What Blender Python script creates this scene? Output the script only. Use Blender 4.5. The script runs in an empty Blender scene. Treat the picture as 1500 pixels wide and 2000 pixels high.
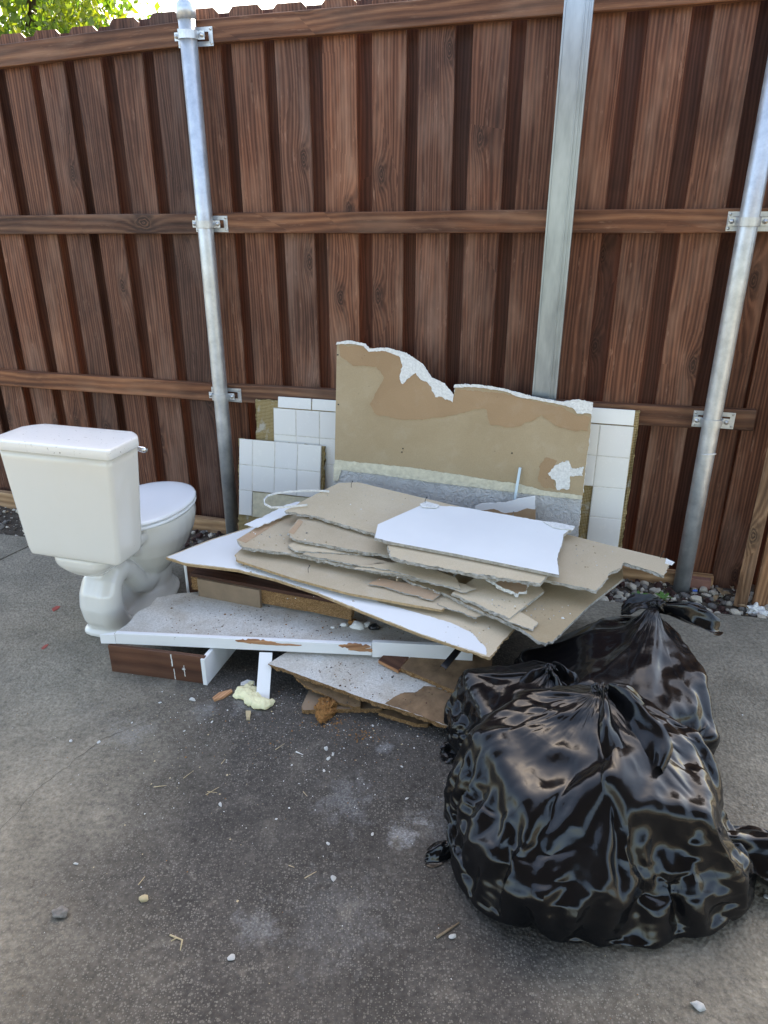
import bpy, bmesh, math, random
import numpy as np
from mathutils import Vector, Matrix, noise as mnoise
from mathutils.geometry import delaunay_2d_cdt
R = math.radians
random.seed(7); RNG = np.random.default_rng(7)
scene = bpy.context.scene
COL = scene.collection

# ------------------------------------------------------------------ camera
F, PITCH, CAMH = 1387.0, R(22.8), 1.6          # focal length in photo pixels (1500 x 2000)
cd = bpy.data.cameras.new('camera'); cam = bpy.data.objects.new('camera', cd); COL.objects.link(cam)
cd.sensor_fit = 'VERTICAL'; cd.sensor_height = 24.0; cd.lens = F / 2000 * 24.0
cd.clip_start = 0.05; cd.clip_end = 2000
cam.location = (0, 0, CAMH); cam.rotation_euler = (R(90) - PITCH, 0, 0)
scene.camera = cam
# ------------------------------------------------------------------ sky and sun
SUN_AZ, SUN_EL = R(14), R(38)
w = bpy.data.worlds.new('World'); scene.world = w; w.use_nodes = True
wn = w.node_tree.nodes; wl = w.node_tree.links
sky = wn.new('ShaderNodeTexSky'); sky.sky_type = 'NISHITA'; sky.sun_disc = False
sky.sun_elevation = SUN_EL; sky.sun_rotation = SUN_AZ; sky.air_density = 1.0; sky.dust_density = 3.0; sky.ozone_density = 1.0
bgn = wn['Background']; bgn.inputs['Strength'].default_value = 0.15
wl.new(sky.outputs[0], bgn.inputs[0])
sd = bpy.data.lights.new('sun', 'SUN'); sd.energy = 4.0; sd.angle = R(0.5); sd.color = (1.0, 0.95, 0.87)
sun = bpy.data.objects.new('sun', sd); COL.objects.link(sun)
sdir = Vector((math.sin(SUN_AZ) * math.cos(SUN_EL), math.cos(SUN_AZ) * math.cos(SUN_EL), math.sin(SUN_EL)))
sun.rotation_euler = sdir.to_track_quat('Z', 'Y').to_euler(); sun.location = (3, 8, 6)
vs = scene.view_settings; vs.view_transform = 'Standard'; vs.look = 'None'; vs.gamma = 1; vs.exposure = 2.5
vs.use_white_balance = True; vs.white_balance_temperature = 7400; vs.white_balance_tint = 10
try: vs.use_curve_mapping = False
except Exception: pass

# ------------------------------------------------------------------ pixel -> direction helpers
_c, _s = math.cos(PITCH), math.sin(PITCH); EYE = Vector((0, 0, CAMH))
def ray(px, py):
    u = (px - 750) / F; v = (py - 1000) / F
    return Vector((u, _c - v * _s, -_s - v * _c))
def onz(px, py, z=0.0):
    r = ray(px, py); return EYE + r * ((z - CAMH) / r.z)
def onplane(px, py, p, n):
    r = ray(px, py); return EYE + r * ((p - EYE).dot(n) / r.dot(n))
FP0 = onz(455, 1037); FP1 = onz(1331, 1145)
FD = (FP1 - FP0).normalized(); FN = Vector((FD.y, -FD.x, 0))      # along the fence, towards the camera
def fpt(s, off, z): return FP0 + FD * s + FN * off + Vector((0, 0, z))
FROT = Matrix((FD, -FN, Vector((0, 0, 1)))).transposed().to_4x4()  # local x along fence, y away from camera

# ------------------------------------------------------------------ object helpers
WM = {}
def link(o, parent=None, M=None):
    M = M or Matrix()
    COL.objects.link(o)
    if parent is not None:
        o.parent = parent; o.matrix_local = WM[parent.name].inverted() @ M
    else: o.matrix_world = M
    WM[o.name] = M
    return o
def thing(name, label, cat, loc=(0, 0, 0), group=None, rotz=0.0):
    o = bpy.data.objects.new(name, None); o.empty_display_size = .05
    link(o, None, Matrix.Translation(Vector(loc)) @ Matrix.Rotation(rotz, 4, 'Z'))
    return tag(o, label, cat, group)
def tag(o, label=None, cat=None, group=None, kind=None):
    if label: o['label'] = label
    if cat: o['category'] = cat
    if group: o['group'] = group
    if kind: o['kind'] = kind
    return o
def setmats(me, mats):
    for m in (mats if isinstance(mats, (list, tuple)) else [mats]): me.materials.append(m)
def fromdata(name, verts, faces, mats, parent=None, M=None, smooth=False, mi=None):
    me = bpy.data.meshes.new(name); me.from_pydata([tuple(v) for v in verts], [], faces); setmats(me, mats)
    if mi: me.polygons.foreach_set('material_index', mi)
    if smooth: me.polygons.foreach_set('use_smooth', [True] * len(me.polygons))
    me.update(); o = bpy.data.objects.new(name, me)
    return link(o, parent, M)
def frombm(name, bm, mats, parent=None, M=None, smooth=False, local=False, normals=True):
    """world-space bmesh -> object. Without M the origin goes to the base of the mesh."""
    if normals: bmesh.ops.recalc_face_normals(bm, faces=bm.faces)
    if M is None:
        lo = Vector([min(v.co[i] for v in bm.verts) for i in range(3)]); hi = Vector([max(v.co[i] for v in bm.verts) for i in range(3)])
        M = Matrix.Translation(Vector(((lo.x + hi.x) / 2, (lo.y + hi.y) / 2, lo.z)))
    if not local: bm.transform(M.inverted())
    me = bpy.data.meshes.new(name); bm.to_mesh(me); bm.free(); setmats(me, mats)
    if smooth: me.polygons.foreach_set('use_smooth', [True] * len(me.polygons))
    return link(bpy.data.objects.new(name, me), parent, M)
def box(bm, c, size, rot=None, mi=0, bev=0.0):
    M = Matrix.Translation(Vector(c)) @ (rot.to_4x4() if rot else Matrix()) @ Matrix.Diagonal((size[0], size[1], size[2], 1))
    r = bmesh.ops.create_cube(bm, size=1.0, matrix=M)
    fs = set(f for v in r['verts'] for f in v.link_faces)
    for f in fs: f.material_index = mi
    if bev > 0:
        es = set(e for f in fs for e in f.edges)
        rr = bmesh.ops.bevel(bm, geom=list(es), offset=bev, segments=2, profile=.6, affect='EDGES')
        for f in rr['faces']: f.material_index = mi
    return r
def tube(bm, pts, rad, seg=12, cap=True, mi=0):
    pts = [Vector(p) for p in pts]; rings = []
    for i, p in enumerate(pts):
        d = (pts[min(i + 1, len(pts) - 1)] - pts[max(i - 1, 0)]).normalized()
        a = d.orthogonal().normalized() if i == 0 else (pa - d * pa.dot(d)).normalized()
        pa = a; b = d.cross(a); r = rad[i] if isinstance(rad, (list, tuple)) else rad
        rings.append([bm.verts.new(p + (a * math.cos(t) + b * math.sin(t)) * r) for t in [2 * math.pi * k / seg for k in range(seg)]])
    fs = []
    for A, B in zip(rings, rings[1:]):
        for k in range(seg): fs.append(bm.faces.new((A[k], A[(k + 1) % seg], B[(k + 1) % seg], B[k])))
    if cap:
        fs.append(bm.faces.new(rings[0][::-1])); fs.append(bm.faces.new(rings[-1]))
    for f in fs: f.material_index = mi; f.smooth = True
    return rings
def loft(bm, rings, cap=True, mi=0):
    V = [[bm.verts.new(p) for p in r] for r in rings]; n = len(V[0]); fs = []
    for A, B in zip(V, V[1:]):
        for k in range(n): fs.append(bm.faces.new((A[k], A[(k + 1) % n], B[(k + 1) % n], B[k])))
    if cap: fs.append(bm.faces.new(V[0][::-1])); fs.append(bm.faces.new(V[-1]))
    for f in fs: f.material_index = mi
    return fs

# ------------------------------------------------------------------ node helpers
class N:
    def __init__(s, name):
        s.m = bpy.data.materials.new(name); s.m.use_nodes = True; s.t = s.m.node_tree
        s.b = s.t.nodes['Principled BSDF']; s.out = s.t.nodes['Material Output']
    def n(s, ty, **kw):
        nd = s.t.nodes.new('ShaderNode' + ty)
        for k, v in kw.items():
            if k[0].islower(): setattr(nd, k, v)
            else: s.put(nd.inputs[k.replace('_', ' ')], v)
        return nd
    def put(s, inp, v):
        if isinstance(v, bpy.types.NodeSocket): s.t.links.new(v, inp)
        elif isinstance(v, bpy.types.Node): s.t.links.new(v.outputs[0], inp)
        else:
            if inp.type == 'RGBA' and len(v) == 3: v = (*v, 1)
            inp.default_value = v
    def math(s, op, a, b=None, c=None, clamp=False):
        nd = s.t.nodes.new('ShaderNodeMath'); nd.operation = op; nd.use_clamp = clamp; s.put(nd.inputs[0], a)
        if b is not None: s.put(nd.inputs[1], b)
        if c is not None: s.put(nd.inputs[2], c)
        return nd.outputs[0]
    def mix(s, f, a, b, mode='MIX'):
        nd = s.t.nodes.new('ShaderNodeMix'); nd.data_type = 'RGBA'; nd.blend_type = mode; nd.clamp_factor = True
        s.put(nd.inputs[0], f); s.put(nd.inputs[6], a); s.put(nd.inputs[7], b); return nd.outputs[2]
    def ramp(s, f, stops, interp='LINEAR'):
        nd = s.t.nodes.new('ShaderNodeValToRGB'); cr = nd.color_ramp; cr.interpolation = interp
        stops = sorted(stops, key=lambda q: q[0])
        while len(cr.elements) < len(stops): cr.elements.new(.5)
        for e, (p, c) in zip(cr.elements, stops):
            e.position = p; e.color = (*c, 1) if isinstance(c, (tuple, list)) else (c, c, c, 1)
        s.put(nd.inputs[0], f); return nd.outputs[0]
    def step(s, f, a, b): return s.ramp(f, [(a, 0.0), (b, 1.0)])
    def noise(s, vec, scale, detail=3, rough=.55, dist=0, dim='3D'):
        return s.n('TexNoise', noise_dimensions=dim, Vector=vec, Scale=scale, Detail=detail, Roughness=rough, Distortion=dist).outputs[0]
    def voro(s, vec, scale, feature='F1', out=0, rnd=1.0, dim='3D'):
        return s.n('TexVoronoi', voronoi_dimensions=dim, feature=feature, Vector=vec, Scale=scale, Randomness=rnd).outputs[out]
    def coord(s, which='Object', offset=True, scale=None):
        v = s.n('TexCoord').outputs[which]
        if offset:
            r = s.n('ObjectInfo').outputs['Random']
            cx = s.n('CombineXYZ', X=s.math('MULTIPLY', r, 37.3), Y=s.math('MULTIPLY', r, 91.7), Z=s.math('MULTIPLY', r, 53.1))
            nd = s.n('VectorMath', operation='ADD'); s.put(nd.inputs[0], v); s.put(nd.inputs[1], cx); v = nd.outputs[0]
        if scale: v = s.scale(v, scale)
        return v
    def scale(s, v, sc):
        nd = s.n('VectorMath', operation='MULTIPLY'); s.put(nd.inputs[0], v); nd.inputs[1].default_value = sc; return nd.outputs[0]
    def bump(s, h, dist=.002, strength=1.0, nrm=None):
        nd = s.n('Bump', Strength=strength, Distance=dist, Height=h)
        if nrm is not None: s.put(nd.inputs['Normal'], nrm)
        return nd.outputs[0]
    def done(s, col=None, rough=None, metal=None, nrm=None, **kw):
        if col is not None: s.put(s.b.inputs['Base Color'], col)
        if rough is not None: s.put(s.b.inputs['Roughness'], rough)
        if metal is not None: s.put(s.b.inputs['Metallic'], metal)
        if nrm is not None: s.put(s.b.inputs['Normal'], nrm)
        for k, v in kw.items(): s.put(s.b.inputs[k.replace('_', ' ')], v)
        return s.m

def wood(name, dark, mid, light, grey=(.23, .19, .17), weather=.5, axis=2, knots=True, gscale=1.0, spec=.35):
    """stained softwood: grain lines along one local axis, bending round knots, grey weathering, fine bump"""
    m = N(name); co = m.coord()
    sp = m.n('SeparateXYZ', Vector=co); L = sp.outputs[axis]
    a, b = [sp.outputs[i] for i in range(3) if i != axis]
    wdt = m.math('ADD', a, m.math('MULTIPLY', b, .6))
    vl = m.n('CombineXYZ', X=wdt, Y=m.math('MULTIPLY', L, .10), Z=0.0).outputs[0]
    vk = m.n('CombineXYZ', X=wdt, Y=m.math('MULTIPLY', L, .42), Z=0.0).outputs[0]
    warp = m.noise(vl, 7, 2)
    vk = m.n('VectorMath', operation='ADD', Vector=vk).outputs[0] if False else vk
    kn = m.math('MULTIPLY', m.math('SUBTRACT', m.noise(vk, 38, 3, .6), .5), .10)
    kd = m.math('ADD', m.voro(vk, 5.2, dim='2D'), kn)
    kc = m.n('TexVoronoi', voronoi_dimensions='2D', feature='F1', Vector=vk, Scale=5.2)
    has = m.math('GREATER_THAN', m.n('SeparateColor', Color=kc.outputs['Color']).outputs[0], .68) if knots else 0.0
    bend = m.math('MULTIPLY', m.math('DIVIDE', 1.0, m.math('ADD', 1.0, m.math('POWER', m.math('MULTIPLY', kd, 7.0), 2.0))), has)
    g = m.math('ADD', m.math('ADD', wdt, m.math('MULTIPLY', warp, .09)), m.math('MULTIPLY', bend, .05))
    lines = m.math('SINE', m.math('MULTIPLY', g, 430 * gscale))
    lines2 = m.math('SINE', m.math('MULTIPLY', g, 165 * gscale))
    fib = m.noise(m.n('CombineXYZ', X=wdt, Y=m.math('MULTIPLY', L, .03), Z=b).outputs[0], 260, 3, .7)
    gr = m.math('ADD', m.math('ADD', m.math('MULTIPLY', lines, .16), m.math('MULTIPLY', lines2, .09)), m.math('ADD', m.math('MULTIPLY', fib, .5), .25))
    col = m.ramp(gr, [(.12, dark), (.5, mid), (.92, light)])
    big = m.noise(m.n('CombineXYZ', X=wdt, Y=m.math('MULTIPLY', L, .22), Z=b).outputs[0], 9, 3, .6)
    col = m.mix(m.math('MULTIPLY', m.step(big, .48, .74), weather), col, grey)
    scr = m.noise(m.n('CombineXYZ', X=m.math('MULTIPLY', wdt, 1.0), Y=m.math('MULTIPLY', L, .12), Z=b).outputs[0], 60, 4, .75)
    col = m.mix(m.math('MULTIPLY', m.step(scr, .60, .74), weather * .75), col, tuple(min(1, x * 1.5) for x in grey))
    rv = m.n('ObjectInfo').outputs['Random']
    col = m.mix(1.0, col, m.ramp(rv, [(0, (.66, .62, .64)), (.2, (1.2, 1.02, .88)), (.4, (.78, .70, .68)), (.6, (1.4, 1.22, 1.06)), (.8, (.90, .92, .98)), (1, (1.35, 1.05, .82))]), 'MULTIPLY')
    st = m.noise(m.n('CombineXYZ', X=wdt, Y=m.math('MULTIPLY', L, .45), Z=b).outputs[0], 3.6, 5, .6, .5)
    col = m.mix(1.0, col, m.ramp(st, [(.28, (.55, .52, .52)), (.5, (1, 1, 1)), (.74, (1.3, 1.2, 1.1))]), 'MULTIPLY')
    if knots:
        k = m.math('MULTIPLY', m.step(kd, .115, .06), has)
        ring = m.math('MULTIPLY', m.math('MULTIPLY', m.step(kd, .17, .115), m.step(kd, .085, .12)), has)
        kin = m.ramp(m.math('SINE', m.math('MULTIPLY', kd, 160)), [(0, tuple(x * .5 for x in dark)), (1, mid)])
        col = m.mix(m.math('MULTIPLY', k, .8), col, kin); col = m.mix(m.math('MULTIPLY', ring, .45), col, tuple(x * .45 for x in dark))
    h = m.math('ADD', m.math('MULTIPLY', gr, 1.0), m.math('MULTIPLY', fib, .8))
    return m.done(col, m.ramp(gr, [(0, .75), (1, .55)]), 0, m.bump(h, .0012, .9), Specular_IOR_Level=spec)
def plain(name, col, rough=.6, metal=0, var=.12, vscale=12, bump=0, bscale=200, spec=.5, offset=True, **kw):
    m = N(name); co = m.coord(offset=offset); v = m.noise(co, vscale, 4, .6)
    c = m.mix(1.0, col, m.ramp(v, [(.25, 1 - var * 1.6), (.75, 1 + var)]), 'MULTIPLY')
    nr = m.bump(m.noise(co, bscale, 3, .6), bump) if bump else None
    return m.done(c, rough, metal, nr, Specular_IOR_Level=spec, **kw)
# ------------------------------------------------------------------ materials
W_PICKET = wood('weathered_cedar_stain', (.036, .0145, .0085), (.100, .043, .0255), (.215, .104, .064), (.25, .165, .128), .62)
W_GAPSHADE = wood('gap_shaded_cedar', (.028, .012, .0085), (.062, .028, .0185), (.105, .051, .034), (.09, .058, .046), .25)  # darker copy of the picket wood, shade of the gaps put into its colour
W_RAIL = wood('stained_rail', (.036, .016, .0095), (.118, .055, .030), (.26, .142, .078), (.24, .17, .13), .5, axis=0, gscale=.7)
W_KICK = wood('bare_timber', (.14, .085, .045), (.30, .20, .115), (.46, .34, .21), (.34, .29, .23), .4, axis=0, knots=False, gscale=.6)
W_GATE = wood('weathered_orange_board', (.075, .040, .02), (.19, .11, .06), (.36, .23, .13), (.30, .24, .19), .4)
W_DARK = wood('dark_stained_wood', (.045, .019, .011), (.080, .036, .021), (.115, .056, .034), (.12, .1, .09), .12, axis=0, knots=False, gscale=.5)
W_RAW = wood('raw_split_wood', (.17, .08, .04), (.34, .19, .10), (.5, .32, .19), (.3, .22, .15), .3, axis=0, knots=False)

def m_steel():
    m = N('galvanised_steel'); co = m.coord()
    a = m.noise(m.scale(co, (1, 1, .04)), 90, 3); b = m.noise(co, 16, 4, .7)
    col = m.ramp(b, [(.3, (.44, .47, .50)), (.7, (.66, .69, .71))])
    rg = m.math('ADD', m.math('MULTIPLY', a, .22), m.math('MULTIPLY', b, .22))
    return m.done(col, m.math('ADD', rg, .20), .68, m.bump(a, .0006, .6))
STEEL = m_steel()
def m_alu():
    m = N('brushed_aluminium'); co = m.coord()
    a = m.noise(m.scale(co, (1, 1, .012)), 160, 3); b = m.noise(m.scale(co, (1, 1, .25)), 9, 4, .7)
    col = m.ramp(b, [(.3, (.22, .26, .30)), (.7, (.42, .47, .51))])
    return m.done(col, m.math('ADD', m.math('MULTIPLY', b, .25), .18), .75, m.bump(a, .0004, .5))
ALU = m_alu()
BOLT = plain('zinc_bolt', (.62, .62, .6), .35, .95, .1, 60)
CHROME = plain('chrome', (.75, .75, .75), .15, 1, .05, 40)

def m_concrete():
    m = N('concrete_slab'); co = m.n('TexCoord').outputs['Object']
    n1 = m.noise(co, .9, 5, .6, .4); n2 = m.noise(co, 5.5, 5, .65, .6); n3 = m.noise(co, 60, 4, .7)
    sx = m.n('SeparateXYZ', Vector=co)
    # dark staining over the middle; brighter light at the sides also put into the colour
    dx = m.math('ADD', m.math('SUBTRACT', sx.outputs[0], -.1), m.math('MULTIPLY', m.math('SUBTRACT', n1, .5), 1.6))
    pale = m.math('ADD', m.step(m.math('ABSOLUTE', dx), .45, 1.75), m.math('MULTIPLY', m.step(n2, .58, .75), .35), clamp=True)
    base = m.mix(pale, (.066, .0595, .053), (.205, .182, .142))
    col = m.mix(1.0, base, m.ramp(n2, [(.22, .64), (.5, 1.0), (.80, 1.38)]), 'MULTIPLY')
    col = m.mix(1.0, col, m.ramp(n3, [(.3, .62), (.7, 1.38)]), 'MULTIPLY')
    pits = m.noise(co, 9, 6, .8); col = m.mix(m.math('MULTIPLY', m.step(pits, .60, .70), .55), col, (.038, .034, .031))
    # exposed aggregate, two sizes
    for sc, lo, thr, c in ((120, .40, .55, (.26, .24, .205)), (210, .42, .60, (.30, .28, .24)), (70, .28, .84, (.24, .22, .18))):
        v = m.n('TexVoronoi', voronoi_dimensions='2D', feature='F1', Vector=co, Scale=sc)
        pick = m.math('GREATER_THAN', m.n('SeparateColor', Color=v.outputs['Color']).outputs[0], thr)
        rad = m.math('MULTIPLY', m.n('SeparateColor', Color=v.outputs['Color']).outputs[1], lo)
        mask = m.math('MULTIPLY', m.math('LESS_THAN', v.outputs['Distance'], rad), pick)
        dens = m.step(m.noise(co, 3.0, 3), .30, .62)
        col = m.mix(m.math('MULTIPLY', m.math('MULTIPLY', mask, .45), m.math('ADD', m.math('MULTIPLY', dens, .7), .3)), col, c)
    # gypsum dust in scuffed patches
    dn = m.noise(co, 4.2, 4, .6, .3); fine = m.noise(co, 140, 3, .7)
    dust = m.math('MULTIPLY', m.step(dn, .60, .76), m.step(fine, .35, .75))
    col = m.mix(m.math('MULTIPLY', dust, .22), col, (.30, .30, .30))
    for (x, y, r, a) in ((.05, 1.475, .045, .85), (.115, 1.53, .03, .7), (-.11, 1.60, .10, .35), (.18, 1.52, .12, .25), (-.31, 1.20, .06, .35), (-.48, 2.05, .06, .55), (-.85, 1.9, .09, .3), (.0, 1.83, .03, .6), (-.12, 1.22, .16, .16), (-.62, 2.02, .05, .45)):
        cc = m.n('VectorMath', operation='SUBTRACT'); m.put(cc.inputs[0], co); cc.inputs[1].default_value = (x, y, 0)
        d = m.math('ADD', m.math('DIVIDE', m.n('VectorMath', operation='LENGTH', Vector=cc.outputs[0]).outputs['Value'], r), m.math('MULTIPLY', m.math('SUBTRACT', m.noise(co, 20, 5, .72), .5), 4.2))
        k = m.math('MULTIPLY', m.step(d, 1.1, .2), m.step(fine, .30, .62))
        col = m.mix(m.math('MULTIPLY', k, a * .6), col, (.50, .51, .52))
    # hairline crack
    h = m.math('ADD', m.math('MULTIPLY', n3, .6), m.math('MULTIPLY', m.voro(co, 95, dim='2D'), .8))
    return m.done(col, .88, 0, m.bump(h, .003, .9), Specular_IOR_Level=.25)
CONC = m_concrete()
SOIL = plain('soil', (.085, .068, .052), .95, 0, .35, 25, .006, 70, .2, offset=False)
GRASS = plain('dry_grass_ground', (.12, .112, .072), .95, 0, .3, 2, .02, 20, .2, offset=False)
ROCKW = plain('pale_limestone', (.58, .52, .43), .85, 0, .3, 60, .003, 110, .3)
ROCKR = plain('red_lava_stone', (.11, .06, .052), .95, 0, .4, 80, .006, 120, .2)
ROCKG = plain('grey_stone', (.22, .20, .18), .9, 0, .3, 70, .003, 110, .3)
LEAFD = plain('dead_leaf', (.22, .145, .075), .8, 0, .3, 60)
CRACK = plain('crack_dirt', (.03, .027, .025), .95, 0, .2, 40, offset=False)

def m_ceramic(name, col, dirt=.0):
    m = N(name); co = m.coord()
    n = m.noise(co, 3.0, 5, .65); n2 = m.noise(m.scale(co, (1, 1, .25)), 26, 5, .75)
    c = m.mix(m.math('MULTIPLY', m.step(n, .45, .85), .25), col, tuple(x * y for x, y in zip(col, (.86, .82, .72))))
    c = m.mix(m.math('MULTIPLY', m.step(n2, .66, .82), dirt), c, (.30, .25, .18))
    sp = m.noise(co, 75, 3, .8); c = m.mix(m.math('MULTIPLY', m.step(sp, .76 - .10 * dirt, .82 - .10 * dirt), dirt * 1.5), c, (.16, .12, .09))
    return m.done(c, m.ramp(n2, [(.3, .07), (.8, .24)]), 0, None, Coat_Weight=.3, Coat_Roughness=.06)
CER = m_ceramic('white_porcelain', (.71, .69, .64), .45)
CERL = m_ceramic('dirty_porcelain_lid', (.80, .79, .765), 1.0)
SEATP = m_ceramic('white_seat_plastic', (.84, .85, .86), .0)
RUBBER = plain('black_rubber', (.02, .02, .02), .6)
BRASS = plain('old_fitting', (.25, .2, .13), .5, .3)

def m_paper(name, c1, c2, dust=.3):
    m = N(name); co = m.coord()
    a = m.noise(co, 3.5, 5, .6, .4); b = m.noise(co, 240, 3, .7); d = m.noise(co, 11, 6, .72)
    col = m.mix(m.step(a, .3, .7), c1, c2)
    col = m.mix(1.0, col, m.ramp(b, [(.3, .90), (.7, 1.07)]), 'MULTIPLY')
    col = m.mix(m.math('MULTIPLY', m.step(d, .52, .78), dust), col, (.58, .525, .44))
    s = m.noise(co, 34, 3, .8); col = m.mix(m.math('MULTIPLY', m.step(s, .69, .76), .55), col, tuple(x * .45 for x in c1))
    return m.done(col, .82, 0, m.bump(b, .0004, .6), Specular_IOR_Level=.25)
PAPER = m_paper('tan_drywall_paper', (.46, .37, .255), (.54, .445, .32))
PAPER2 = m_paper('pale_drywall_paper', (.53, .43, .295), (.60, .50, .36), .35)
PAPERD = m_paper('brown_drywall_paper', (.355, .27, .165), (.41, .32, .205), .18)
PAPERT = m_paper('torn_brown_paper', (.335, .22, .125), (.395, .265, .155), .12)
TAPE = m_paper('joint_tape_paper', (.45, .30, .19), (.50, .35, .23), .35)
def m_gyp():
    m = N('broken_gypsum'); co = m.coord(); a = m.noise(co, 55, 5, .75); b = m.noise(co, 9, 4, .6)
    col = m.ramp(a, [(.25, (.17, .155, .13)), (.5, (.42, .40, .365)), (.8, (.62, .60, .56))])
    col = m.mix(m.math('MULTIPLY', m.step(b, .48, .72), .45), col, (.36, .32, .265))
    return m.done(col, .95, 0, m.bump(a, .008, 1.0), Specular_IOR_Level=.15)
GYP = m_gyp()
GYPW = plain('white_gypsum_chip', (.74, .74, .72), .95, 0, .15, 90, .003, 160, .15)
def m_white():
    m = N('white_painted_face'); co = m.coord(); a = m.noise(co, 3, 4); s = m.noise(co, 42, 4, .8)
    col = m.ramp(a, [(.3, (.72, .73, .74)), (.7, (.79, .80, .805))]); col = m.mix(m.math('MULTIPLY', m.step(s, .71, .78), .5), col, (.34, .30, .25))
    return m.done(col, .5, 0, m.bump(m.noise(co, 120, 2), .0004, .5), Specular_IOR_Level=.35)
WHITE = m_white()
def m_texpaint():
    m = N('grey_textured_paint'); co = m.coord(); a = m.noise(co, 34, 4, .62, 1.6); b = m.noise(co, 12, 3)
    return m.done(m.ramp(b, [(.3, (.47, .475, .47)), (.7, (.55, .555, .55))]), .65, 0, m.bump(m.step(a, .42, .62), .004, .9))
TEXP = m_texpaint()
CAULK = plain('cream_caulk', (.62, .58, .45), .7, 0, .15, 40, .004, 60, .3)
def m_melamine():
    m = N('dusty_white_laminate'); co = m.coord()
    a = m.noise(co, 150, 4, .7); b = m.noise(co, 6, 5, .65, .5); c = m.noise(co, 75, 4, .75)
    col = m.ramp(a, [(.3, (.40, .385, .35)), (.6, (.60, .59, .56))])
    col = m.mix(m.math('MULTIPLY', m.step(b, .42, .72), .62), col, (.30, .24, .165))
    col = m.mix(m.math('MULTIPLY', m.step(c, .655, .70), .85), col, (.13, .085, .05))
    return m.done(col, .75, 0, m.bump(m.math('ADD', a, m.step(c, .62, .7)), .003, .9), Specular_IOR_Level=.3)
LAM = m_melamine()
def m_particle():
    m = N('particle_board'); co = m.coord(); v = m.n('TexVoronoi', feature='F1', Vector=m.scale(co, (1, 1, 2.2)), Scale=330)
    r = m.n('SeparateColor', Color=v.outputs['Color']).outputs[0]; b = m.noise(co, 8, 5, .7); c = m.noise(co, 90, 4, .7)
    col = m.ramp(r, [(0, (.16, .085, .035)), (.5, (.29, .165, .075)), (1, (.46, .29, .145))])
    col = m.mix(m.math('MULTIPLY', m.step(b, .42, .72), .55), col, (.20, .135, .085))
    return m.done(col, .92, 0, m.bump(m.math('ADD', c, m.math('MULTIPLY', r, .5)), .005, 1.0), Specular_IOR_Level=.15)
PART = m_particle()
PARTF = plain('particle_board_face', (.21, .135, .078), .85, 0, .3, 22, .002, 180, .25)
CARDB = plain('hardboard_face', (.235, .17, .115), .8, 0, .12, 14, .001, 120, .3)
TANEDGE = plain('hardboard_edge', (.44, .31, .175), .85, 0, .25, 60, .002, 120, .2)
def m_tile():
    m = N('white_glazed_tile'); co = m.coord(); a = m.noise(co, 9, 3)
    rv = m.n('ObjectInfo').outputs['Random']
    c = m.mix(1.0, (.745, .74, .715), m.ramp(rv, [(0, (.95, .95, .96)), (.5, (1, 1, 1)), (1, (1.0, .99, .955))]), 'MULTIPLY')
    s = m.noise(co, 26, 5, .75); c = m.mix(m.math('MULTIPLY', m.step(s, .60, .80), .35), c, (.50, .47, .41))
    return m.done(c, m.ramp(s, [(.4, .10), (.75, .4)]), 0, m.bump(m.noise(co, 7, 1), .0006, .4))
TILE = m_tile()
GROUT = plain('pale_grout', (.66, .64, .59), .9, 0, .15, 50, .001, 200, .2)
def m_mortar():
    m = N('combed_mortar'); co = m.coord(offset=False); sp = m.n('SeparateXYZ', Vector=co)
    n = m.noise(co, 30, 4, .7)
    ln = m.math('SINE', m.math('ADD', m.math('MULTIPLY', sp.outputs[2], 900), m.math('MULTIPLY', n, 6)))
    ln2 = m.math('SINE', m.math('ADD', m.math('MULTIPLY', sp.outputs[0], 900), m.math('MULTIPLY', n, 5)))
    g = m.math('MULTIPLY', m.math('ADD', ln, 1), .5); g2 = m.math('MULTIPLY', m.math('ADD', ln2, 1), .5)
    h = m.math('ADD', m.math('MULTIPLY', g, .6), m.math('MULTIPLY', g2, .4)); b = m.noise(co, 14, 4, .6)
    col = m.ramp(h, [(.1, (.20, .135, .05)), (.55, (.37, .27, .12)), (1, (.56, .47, .28))])
    col = m.mix(m.math('MULTIPLY', m.step(b, .56, .66), .85), col, (.52, .49, .42))
    return m.done(col, .9, 0, m.bump(m.math('ADD', h, m.math('MULTIPLY', n, .8)), .004, 1.0), Specular_IOR_Level=.2)
MORT = m_mortar()
MORTE = plain('crumbly_mortar_edge', (.47, .36, .17), .95, 0, .45, 80, .01, 90, .15)
MORTP = plain('cream_mortar', (.62, .57, .42), .9, 0, .12, 40, .003, 60, .2)
def m_bag():
    m = N('black_bin_liner'); co = m.coord(); d = m.noise(co, 4, 4, .6); f = m.noise(co, 190, 2, .7)
    def ridge(sc, ds): return m.math('ABSOLUTE', m.math('SUBTRACT', m.noise(co, sc, 2, .5, ds), .5))
    h = m.math('ADD', m.math('MULTIPLY', ridge(7, .9), -1.0), m.math('ADD', m.math('MULTIPLY', ridge(18, .8), -.35), m.math('MULTIPLY', ridge(52, .5), -.10)))
    col = m.mix(m.math('MULTIPLY', m.math('MULTIPLY', m.step(d, .55, .8), m.step(f, .45, .7)), .22), (.0045, .0045, .0052), (.10, .095, .09))
    rg = m.math('ADD', m.math('MULTIPLY', m.step(d, .45, .80), .16), .15)
    return m.done(col, rg, 0, m.bump(h, .010, .16), Specular_IOR_Level=.34)
BAG = m_bag()
PLASTB = plain('black_plastic', (.012, .013, .016), .25, 0, .1, 30)
FOAM = plain('yellow_foam', (.78, .74, .47), .75, 0, .12, 30, .006, 45, .3)
CRUMB = plain('orange_crumb', (.33, .165, .06), .95, 0, .4, 90, .012, 110, .15)
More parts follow.
